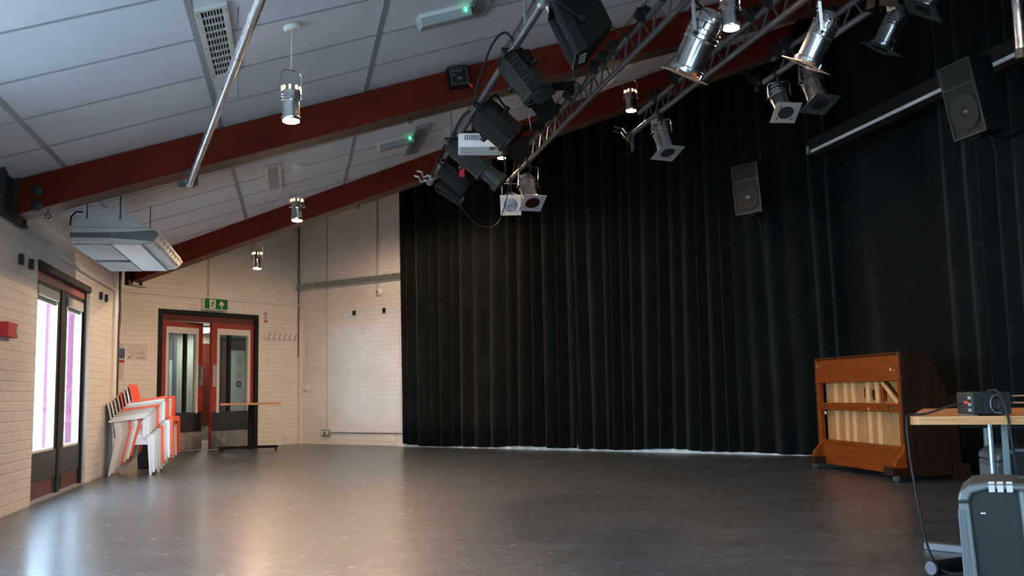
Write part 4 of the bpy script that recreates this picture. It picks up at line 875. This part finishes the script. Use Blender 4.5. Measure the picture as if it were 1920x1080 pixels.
cur(WC,2.62,6.02,6.2,.17,.13,.34,3,M['velvet'],yo=-.11,label='left half of the pleated black curtain on the far wall, beside the white brick')
cur(WC,6.0,9.86,6.2,.17,.12,.36,11,M['velvet'],yo=-.11,drift=.2,label='right half of the pleated black curtain on the far wall, behind the piano end')
WD=HALL@RZ(-90)          # local x = -hall y, local -y = -hall x ... the right drape
cur(WD,-2.95,-.55,6.2,.07,.35,.8,5,M['drape'],yo=8.62,drift=.35,flat=.3,label='flat black drape on the right behind the screen and piano')
cur(WD,-.60,4.0,6.2,.16,.16,.42,9,M['velvet'],yo=8.45,drift=.15,label='pleated black curtain at the far right picture edge')

# ------------------------------------------------------------------ piano (seen from the back)
PH=1.125; PWD=1.70
t=thing('upright_piano','old mahogany upright piano on castors, its torn back facing the room','piano',HALL@T((7.23,-.25,0))@RZ(-5.5))
# local: x away from room (depth), y to the left
B(.0,.30,.03,PWD-.03,PH-.03,PH).build('lid',M['piano_side'],t,bevel=.004)
B(.0,.03,.012,PWD-.012,.905,PH-.0).build('top_band',M['piano'],t,bevel=.003)
B(-.006,.03,.012,PWD-.012,.872,.906).build('top_rail',M['piano'],t,bevel=.004)
mrail=B(-.0,.045,.05,PWD-.05,.60,.672).build('middle_rail',M['piano'],t,bevel=.003)
B(-.004,.03,.05,PWD-.08,.055,.30).build('bottom_panel',M['piano'],t,bevel=.004)
B(-.010,.03,.05,PWD-.08,.262,.285).build('bottom_moulding',M['piano'],t,bevel=.004)
for y0,y1 in ((.012,.062),(PWD-.085,PWD-.012)): B(.0,.045,y0,y1,.055,.875).build('back_stile',M['piano'],t,bevel=.004)
sbd=B(.075,.085,.06,PWD-.08,.27,.88).build('soundboard',M['pine'],t)
for y in (.52,.70,1.0,1.16,1.37):
    B(.058,.076,y-.035,y+.035,.285,.60).build('soundboard_rib',M['pine_l'],sbd); B(.058,.076,y-.035,y+.035,.672,.872).build('soundboard_rib',M['pine_l'],sbd)
def hole(yc,zc,ry,rz,seed):
    rnd=random.Random(seed); n=13; pts=[]
    for k in range(n):
        a=2*PI*k/n; f=rnd.uniform(.6,1.1); pts.append((yc+ry*f*math.cos(a),zc+rz*f*math.sin(a)))
    MB().prism(pts,0,.069,.0755).build('torn_hole',M['torn'],sbd)
hole(.765,.765,.04,.065,1); hole(.61,.755,.055,.065,4); hole(.375,.765,.035,.085,12); hole(.15,.345,.04,.075,6); hole(.735,.455,.016,.03,8)
B(.055,.071,.41,.468,.68,.872).build('loose_slat',M['piano'],t)
B(.046,.06,.655,.725,.685,.82).build('exposed_rib',M['pine_l'],t); B(.046,.06,.485,.545,.68,.872).build('exposed_rib',M['pine_l'],t)
B(.064,.073,.095,.36,.672,.872).build('patch_panel',M['patch'],t)
m=MB(); m.X=T((.05,.27,.775))@RX(35); m.box(-.014,.012,-.165,.165,-.02,.014); m.build('diagonal_strut',M['pine_l'],t)
m=MB(); m.X=T((.058,.27,.80))@RX(35); m.box(-.004,.004,-.14,.13,-.012,.026); m.build('dark_gap',M['torn'],t)
for y in (.20,PWD-.21):
    m=MB(); m.prism([(y-.04+.05*math.cos(a*PI/6) if False else y+.045*math.cos(a*PI/8),.636+.02*math.sin(a*PI/8)) for a in range(16)],0,-.002,.004); m.build('hand_hole',M['torn'],mrail)
    m=MB(); m.prism([(y-.012+.02*math.cos(a*PI/8),.632+.014*math.sin(a*PI/8)) for a in range(16)],0,-.004,-.001); m.build('bolt_head',M['brass'],mrail)
m=MB()
for (y,z,w,h) in ((1.64,1.05,.012,.03),(1.58,1.04,.01,.012),(.16,.975,.03,.02),(.10,.965,.012,.012),(.60,.62,.008,.02),(1.50,.57,.02,.03),(.15,.11,.06,.035)):
    m.box(-.0055 if z<.3 else -.0012,.001,y-w,y+w,z-h/2,z+h/2) if z<.8 else m.box(-.0012,.001,y-w*.4,y+w*.4,z-h/2,z+h/2)
m.build('paint_chips',mat('chipped_wood',(.52,.40,.33),.7),t)
sp=[(.0,.05),(.42,.05),(.42,.77),(.27,PH-.005),(.0,PH-.005)]
MB().prism(sp,1,-.012,.014).build('end_panel',M['piano_side'],t,bevel=.003); MB().prism(sp,1,PWD-.014,PWD+.012).build('end_panel',M['piano_side'],t,bevel=.003)
m=MB(); m.prism([(.28,.80),(.42,.75),(.42,.78),(.29,PH-.03)],1,.014,PWD-.014); m.build('front_fallboard',M['piano_side'],t)
B(.40,.62,.0,PWD,.58,.74).build('key_bed',M['piano_side'],t,bevel=.006); B(.40,.47,.02,PWD-.02,.05,.58).build('knee_panel',M['piano_side'],t)
for y0 in (.0,PWD-.10):
    m=MB(); m.prism([(.42,.05),(.60,.05),(.60,.14),(.52,.15),(.50,.58),(.42,.58)],1,y0,y0+.10); m.build('front_leg',M['piano_side'],t,bevel=.004)
for y0 in (-.012,PWD-.10):
    m=MB(); m.prism([(-.10,.055),(.05,.055),(.05,.30),(.0,.33),(-.02,.25),(-.08,.19),(-.10,.15)],1,y0,y0+.05); m.build('back_foot',M['piano'],t,bevel=.004)
    B(-.13,.03,y0-.06 if y0>1 else y0-.0,y0+.16 if y0<1 else y0+.11,.055,.125).build('toe_block',M['piano_side'],t,bevel=.004)
    B(.44,.61,y0+.0,y0+.10,.0,.06).build('plinth_foot',M['piano_side'],t,bevel=.004)
    for x in (-.07,):
        m=MB(); yc=y0+.055; m.X=T((x,yc,.028))@RX(90); m.lathe([(.012,-.014),(.027,-.012),(.028,0),(.027,.012),(.012,.014)],16); m.X=Matrix.Identity(4); m.box(x-.012,x+.012,yc-.019,yc-.015,.02,.058); m.box(x-.012,x+.012,yc+.015,yc+.019,.02,.058); m.box(x-.02,x+.02,yc-.02,yc+.02,.05,.06); m.build('castor',M['rubber'],t,smooth=True)

# ------------------------------------------------------------------ tables at the right
TA=Matrix.Translation((1.775,4.36,0))@RZ(90-115)       # local x along the near edge, y away from camera
TZ=.690
def table_top(L,d,rad):
    pts=[]
    for cx,cy,a0 in ((rad,rad,180),(L-rad,rad,270),(L-rad,d-rad,0),(rad,d-rad,90)):
        for k in range(5): a=R(a0+22.5*k); pts.append((cx+rad*math.cos(a),cy+rad*math.sin(a)))
    return pts
def table(label,yo,leg):
    t=thing('folding_table',label,'table',TA@T((0,yo,0)),'wooden tables at the right')
    MB().prism(table_top(1.5,.80,.045),2,TZ-.036,TZ-.003).build('edge_band',M['beech_e'],t)
    MB().prism(table_top(1.496,.796,.045),2,TZ-.004,TZ).build('tabletop',M['beech'],t)
    for x in (.33,1.25):
        if leg:
            MB().tube([(x,.36,.03),(x,.36,TZ-.04)],.013,8).build('leg',M['spec'],t,smooth=True)
            B(x+.045,x+.075,.33,.40,.03,TZ-.04).build('leg',M['legg'],t,bevel=.004)
            MB().tube([(x+.03,-.02,.026),(x+.03,.74,.026)],.022,10).build('foot_bar',M['black'],t,smooth=True)
        else:
            MB().tube([(x,.4,.03),(x,.4,TZ-.04)],.02,10).build('leg',M['legg'],t,smooth=True); MB().tube([(x,.06,.026),(x,.74,.026)],.022,10).build('foot_bar',M['black'],t,smooth=True)
    B(.2,1.3,.36,.40,TZ-.065,TZ-.036).build('under_rail',M['black'],t)
    return t
table('wooden table at right with black power unit on it, nearer of two pushed together',0,True)
table('wooden table at right pushed against the far side of the nearer table',.803,False)
t=thing('floor_bar','dark tube lying on floor with pale end cap, lower right','tube',Matrix.Translation((1.815,4.33,.03))@RZ(28))
MB().tube([(.012,0,0),(.62,0,0)],.030,14).build('tube',M['black'],t,smooth=True); MB().tube([(0,0,0),(.014,0,0)],.0295,14).build('end_cap',M['gtape'],t)
t=thing('floor_bar','pale grey flat bar lying on floor behind the dark tube, lower right','bar',Matrix.Translation((2.09,5.02,0))@RZ(-48))
B(0,.62,-.03,.03,.0,.035).build('bar',M['gtape'],t,bevel=.004)
# power unit
t=thing('power_amplifier','black boxy power unit with round handle standing on the table','amplifier',TA@T((.265,.055,TZ))@RZ(20)@Matrix.Scale(.78,4,(1,0,0)))
B(.0,.205,.0,.20,.006,.104).build('case',M['black_m'],t,bevel=.006)
B(.052,.054,-.002,.20,.004,.106).build('case_seam',M['slotdark'],t)
m=MB()
for a,b in ((0,.05),(.056,.205)): m.box(a,b,-.004,0,.008,.098)
m.build('front_panel',M['pad'],t,bevel=.002)
m=MB(); m.tube([(.15,-.010,.092)]+[(.128+.04*math.cos(R(90+k*15)),-.010,.052+.040*math.sin(R(90+k*15))) for k in range(13)]+[(.15,-.010,.012)],.005,8); m.build('handle',M['pa'],t,smooth=True)
m=MB(); m.X=T((.125,-.004,.052))@RX(90); m.lathe([(.028,0),(.024,.004),(.001,.004)],20); m.build('recess',M['black_m'],t)
m=MB()
for z in (.025,.05,.08): m.box(-.012,0,.03,.045,z-.007,z+.007)
m.build('side_terminal',M['silver'],t); B(-.03,-.005,.04,.056,.052,.066).build('plug',M['conred'],t,bevel=.003)
m=MB(); m.tube([(.205,.06,.085),(.235,.06,.085)],.009,8); m.tube([(.205,.06,.055),(.235,.06,.055)],.010,8); m.build('right_plug',M['silver'],t)
for x in (.02,.185): B(x-.012,x+.012,.02,.18,0,.007).build('foot',M['rubber'],t)
P=lambda x,y,z: tuple(TA@V(x,y,z))
cable('table_cable','thin black lead from the power unit over the table corner down to the floor',[P(.235,.095,TZ+.058),P(.17,.08,TZ+.045),P(.07,.07,TZ+.012),P(.0,.04,TZ+.006),P(-.012,.01,TZ-.02),P(-.005,-.012,.5),P(.02,-.03,.28),P(.05,-.02,.10),P(.10,.0,.02),P(.18,-.02,.02),P(.22,-.10,.10),P(.25,-.16,.18)],.0055,Matrix.Identity(4),8)
cable('table_cable','black lead looped over the power unit and hanging in front of the table edge',[P(.33,.22,TZ+.108),P(.345,.13,TZ+.110),P(.365,.065,TZ+.106),P(.385,.02,TZ+.05),P(.395,-.012,TZ-.0),P(.40,-.022,TZ-.06),P(.415,0,.46),P(.43,.05,.36)],.006,Matrix.Identity(4),8)
for z,l in ((.085,'upper pale lead leaving the right side of the power unit'),(.055,'lower pale lead leaving the right side of the power unit')):
    cable('table_cable',l,[P(.425,.17,TZ+z),P(.55,.17,TZ+z-.005),P(.7,.17,TZ+.03),P(.95,.15,TZ+.008)],.004,Matrix.Identity(4),6,m=M['silver'])
tag(MB().prism([(-.022,-.015),(.022,-.015),(.022,.018),(-.012,.018)],1,-.002,.002).build('cable_tag',mat('cable_tag_blue',(.05,.22,.52),.5),world=TA@T((.432,.055,.345))),'small blue and white tag hanging on the lead under the table','tag')

# moulded loudspeakers standing on the floor
def floor_speaker(label,M4,H,tape):
    t=thing('portable_speaker',label,'speaker',M4,'grey moulded loudspeakers on the floor')
    # local: -x grille side, y away from camera
    w,d=.40,.34
    pr=[(.0,.0),(.0,H-.05),(.015,H-.022),(.05,H-.006),(.09,H),(w*.6,H-.01),(w-.04,H-.03),(w,H-.07),(w,.0)]
    MB().prism([(p[0],p[1]) for p in pr],1,.02,d).build('cabinet',M['pad'],t,bevel=.012)
    MB().prism([(-.006,H-.06),(.002,H-.03),(.035,H-.004),(.09,H+.004),(w*.62,H-.006),(w*.62,H-.028),(.09,H-.02),(.04,H-.035),(.03,H-.06)],1,.0,d+.01).build('top_moulding',M['pa'],t,bevel=.008)
    MB().prism([(-.004,.0),(-.004,H-.065),(.03,H-.062),(.042,.0)],1,.004,d).build('front_edge',M['pa'],t,bevel=.006)
    B(-.008,-.003,.03,d-.03,.05,H-.09).build('grille',M['grille'],t)
    MB().prism([(-.003,.12),(-.003,H-.085),(.014,H-.085),(.020,.12)],1,.0005,.006).build('grille_return',M['grille'],t)
    MB().prism([(.185,.0),(.175,H-.02),(w-.05,H-.02),(w,H-.07),(w,.0)],1,-.012,.03).build('rear_shell',M['pa'],t,bevel=.012)
    m=MB(); m.prism([(.255+.016*math.cos(k*PI/8),H-.065+.009*math.sin(k*PI/8)) for k in range(16)],1,-.0145,-.011); m.build('pole_hole',M['slotdark'],t)
    if tape:
        for x in (.10,.125,.152): 
            m=MB(); m.box(x-.009,x+.009,-.0022,.0,H-.028,H-.006); m.box(x-.009,x+.009,-.0022,.016,H-.002,H+.0055); m.build('tape_strip',M['tape'],t)
        m=MB(); stroke2=[(.09,.16),(.098,.19),(.10,.21)]
        m.box(.085,.09,.018,.0195,.13,.16); m.box(.09,.092,.018,.0195,.15,.18); m.box(.06,.075,.018,.0195,H-.10,H-.096); m.build('scratches',M['grey_plastic'],t)
        m=MB(); m.prism([(.165,H+.008),(w+.1,H-.008),(w+.1,H+.002),(.19,H+.013)],1,.12,.17); m.build('top_handle',M['black_m'],t)
    for x in (.06,w-.06):
        for y in (.06,d-.06): B(x-.02,x+.02,y-.02,y+.02,-.008,.004).build('foot',M['rubber'],t)
    return t
floor_speaker('grey moulded loudspeaker with three white tape strips, front at lower right',Matrix.Translation((1.468,3.22,.008))@RZ(-27)@RY(-1.2),.498,True)
floor_speaker('grey moulded loudspeaker standing under the table behind the taped one',Matrix.Translation((2.29,4.62,.008))@RZ(-12),.515,False)

# ------------------------------------------------------------------ small flip table by the doors
t=thing('flip_table','small thin topped table on black T foot beside the double doors','table',HALL@T((1.385,8.05,0))@RZ(4))
MB().prism([(-.45,-.34),(.45,-.34),(.45,.34),(-.45,.34)],2,.725,.755).build('tabletop',M['beech'],t,bevel=.003)
m=MB(); m.box(-.03,.05,-.04,.04,.03,.70); m.box(-.02,.04,-.25,.25,.69,.726); m.build('column',M['black'],t,bevel=.004)
m=MB(); m.box(-.46,.43,-.03,.03,.045,.085); m.build('foot_bar',M['black'],t,bevel=.004)
for x in (-.43,.40):
    m=MB(); m.X=T((x,0,.022))@RX(90); m.lathe([(.01,-.012),(.02,-.01),(.022,0),(.02,.01),(.01,.012)],14); m.X=Matrix.Identity(4); m.box(x-.008,x+.008,-.012,.012,.022,.05); m.build('castor',M['black_m'],t,smooth=True)
# bin behind the chairs
t=thing('waste_bin','dark navy plastic bin on the floor behind the stacked chairs','bin',HALL@T((.33,5.0,0)))
MB().rings([[(s*.12 if i in (0,3) else s*.12,0,0) for i in range(4)] for s in (1,)]) if False else None
m=MB(); m.hexa([(-.12,-.15,0),(.12,-.15,0),(.12,.15,0),(-.12,.15,0)],[(-.14,-.17,.36),(.14,-.17,.36),(.14,.17,.36),(-.14,.17,.36)]); m.build('tub',M['navy'],t,bevel=.01)
MB().frame_rect(-.18,.18,0,0,0,0,0) if False else None
m=MB()
for q in ((-.15,.15,-.18,-.16),(-.15,.15,.16,.18),(-.15,-.13,-.16,.16),(.13,.15,-.16,.16)): m.box(*q,.35,.375)
m.build('rim',M['navy'],t)

# ------------------------------------------------------------------ nested stack of plastic armchairs
def make_chair(label,m,M4):
    """local: +x front, y across"""
    t=thing('stacking_armchair',label,'chair',M4,'stacked plastic armchairs')
    mb=MB(); rows=[]
    for i in range(9):                                   # dished seat with rolled front edge
        u=i/8; x=.03+.42*u; z=.425-.028*math.sin(PI*min(1,u*1.05))+.012*u-(.035*((u-.85)/.15)**2 if u>.85 else 0)
        rows.append([(x,y,z-.012*math.cos(PI*y/.46)) for y in (-.225,-.15,-.075,0,.075,.15,.225)])
    n=7; vs=[p for r in rows for p in r]; k=len(vs); vs+=[(x,y,z-.018) for x,y,z in vs]; fs=[]
    for j in range(8):
        for i in range(6): a=j*n+i; fs+=[(a,a+n,a+n+1,a+1),(k+a,k+a+1,k+a+n+1,k+a+n)]
    bd=[j for j in range(n)]+[j*n+n-1 for j in range(1,9)]+[8*n+i for i in range(n-2,-1,-1)]+[j*n for j in range(7,0,-1)]
    for a,b in zip(bd,bd[1:]+bd[:1]): fs.append((a,b,k+b,k+a))
    mb.add(vs,fs); mb.build('seat',m,t,smooth=True)
    mb=MB(); B_=[]
    for y in (-1,1): mb.box(.04,.44,y*.225-.012,y*.225+.012,.335,.42)
    mb.box(.43,.455,-.22,.22,.365,.425); mb.build('seat_apron',m,t,bevel=.004)
    mb=MB(); vs=[]; fs=[]; n=7; nz=7                      # curved, reclined back
    for j in range(nz+1):
        v=j/nz; z=.40+.40*v; w=.225-.025*v; x=.05-.045*v-.03*v*v
        for i in range(n): u=-1+2*i/(n-1); vs.append((x-.03*(1-u*u)+.01,u*w,z-(.008*abs(u)**3 if j==nz else 0)))
    k=len(vs); vs+=[(x-.018,y,z) for x,y,z in vs]
    for j in range(nz):
        for i in range(n-1): a=j*n+i; fs+=[(a,a+1,a+n+1,a+n),(k+a,k+a+n,k+a+n+1,k+a+1)]
    bd=[j for j in range(n)]+[j*n+n-1 for j in range(1,nz+1)]+[nz*n+i for i in range(n-2,-1,-1)]+[j*n for j in range(nz-1,0,-1)]
    for a,b in zip(bd,bd[1:]+bd[:1]): fs.append((a,k+a,k+b,b))
    mb.add(vs,fs); mb.build('backrest',m,t,smooth=True)
    def bar(mm,p0,p1,a0,a1,b): 
        p0=Vector(p0); p1=Vector(p1)
        mm.hexa([(p0.x-a0,p0.y-b,p0.z),(p0.x+a0,p0.y-b,p0.z),(p0.x+a0,p0.y+b,p0.z),(p0.x-a0,p0.y+b,p0.z)],[(p1.x-a1,p1.y-b,p1.z),(p1.x+a1,p1.y-b,p1.z),(p1.x+a1,p1.y+b,p1.z),(p1.x-a1,p1.y+b,p1.z)])
    for s in (-1,1):
        mm=MB(); bar(mm,(.455,s*.245,0),(.435,s*.235,.42),.014,.027,.018); mm.build('leg',m,t,bevel=.005)
        mm=MB(); bar(mm,(.015,s*.235,0),(.10,s*.235,.42),.014,.024,.018); bar(mm,(.10,s*.235,.42),(.065,s*.24,.60),.024,.02,.016); mm.build('leg',m,t,bevel=.005)
        mm=MB(); mm.hexa([(.0,s*.245-.024,.585),(.405,s*.25-.028,.632),(.405,s*.25+.028,.632),(.0,s*.245+.024,.585)],[(.0,s*.245-.024,.612),(.40,s*.25-.028,.662),(.40,s*.25+.028,.662),(.0,s*.245+.024,.612)])
        bar(mm,(.38,s*.245,.41),(.385,s*.25,.635),.026,.022,.014); mm.build('armrest',m,t,bevel=.006)
    return t
seq=[('white plastic armchair at the bottom of the stack, legs on the floor','chairw'),('white plastic armchair second from the bottom of the stack','chairw'),('beige plastic armchair third from the bottom of the stack','chairb'),
     ('grey beige plastic armchair fourth from the bottom of the stack','chairg'),('orange plastic armchair in the middle of the stack, fifth from bottom','chairo'),('beige plastic armchair third from the top of the stack','chairb'),
     ('white plastic armchair second from the top of the stack','chairw'),('bright orange plastic armchair at the very top of the stack','chairo')]
first={}
def copy_tree(o,parent=None):
    c=o.copy(); COL.objects.link(c)
    if parent is not None: c.parent=parent
    for ch in list(o.children): copy_tree(ch,c)
    return c
for i,(lab,mm) in enumerate(seq):
    X=HALL@T((.066+.0315*i,4.02,.0305*i))@RZ(-2)
    if mm not in first: first[mm]=make_chair(lab,M[mm],X)
    else:
        c=copy_tree(first[mm]); c.matrix_world=X; c['label']=lab

# ------------------------------------------------------------------ light
sun=bpy.data.lights.new('sun','SUN'); sun.energy=110; sun.angle=R(.6); sun.color=(.93,.96,1)
so=bpy.data.objects.new('sun',sun); COL.objects.link(so); so.matrix_world=HALL@orient((.0,1,1.25)).to_4x4()
w=bpy.data.worlds.new('sky'); sc.world=w; w.use_nodes=True; nt=w.node_tree; bg=nt.nodes['Background']
bg.inputs['Color'].default_value=(.58,.78,1.0,1); bg.inputs['Strength'].default_value=11.0
def area(name,M4,sx,sy,en,col,portal=False):
    l=bpy.data.lights.new(name,'AREA'); l.shape='RECTANGLE'; l.size=sx; l.size_y=sy; l.energy=en; l.color=col
    if portal: l.cycles.is_portal=True
    o=bpy.data.objects.new(name,l); COL.objects.link(o); o.matrix_world=M4; return o
def into(x,y,z): return HALL@T((x,y,z))@RY(-90)@RZ(90)      # faces +x
for i,(a,b,c,d) in enumerate(WINS+[(D1[0],D1[1],.4,1.9)]):
    area('window_portal_%d'%i,into(-.11,(a+b)/2,(c+d)/2),b-a,d-c,1,(1,1,1),True)
for i,(x,y,z) in enumerate(LIT):
    l=bpy.data.lights.new('pendant_bulb_%d'%i,'SPOT'); l.energy=[24,80,60,42,42,38,14,60,155][i]; l.color=(1,.68,.44); l.spot_size=R(172); l.spot_blend=.35; l.shadow_soft_size=.045
    o=bpy.data.objects.new('pendant_bulb_%d'%i,l); COL.objects.link(o); o.matrix_world=HALL@T((x,y,z-.03))
for i,(a,b,c,d) in enumerate(WN):
    area('near_portal_%d'%i,HALL@T(((a+b)/2,YN-.22,(c+d)/2))@RX(90),b-a,d-c,1,(1,1,1),True)
bl=bpy.data.lights.new('window_daylight','AREA'); bl.shape='RECTANGLE'; bl.size=1.35; bl.size_y=1.75; bl.energy=1.5; bl.color=(.62,.83,1.0); bl.spread=R(2.6)  # added narrow lamp outside the near window, makes the far-wall light patch
bo=bpy.data.objects.new('window_daylight',bl); COL.objects.link(bo); bo.matrix_world=HALL@T((3.38,YN-1.2,1.2))@RZ(0)@RX(90)
area('corridor_lamp',WB@T((-2.6,.1,2.1)),.3,.3,9.0,(1,.93,.82))
sc.view_settings.view_transform='Standard'; sc.view_settings.look='None'; sc.view_settings.exposure=1.25; sc.view_settings.gamma=1.0
sc.view_settings.use_curve_mapping=False
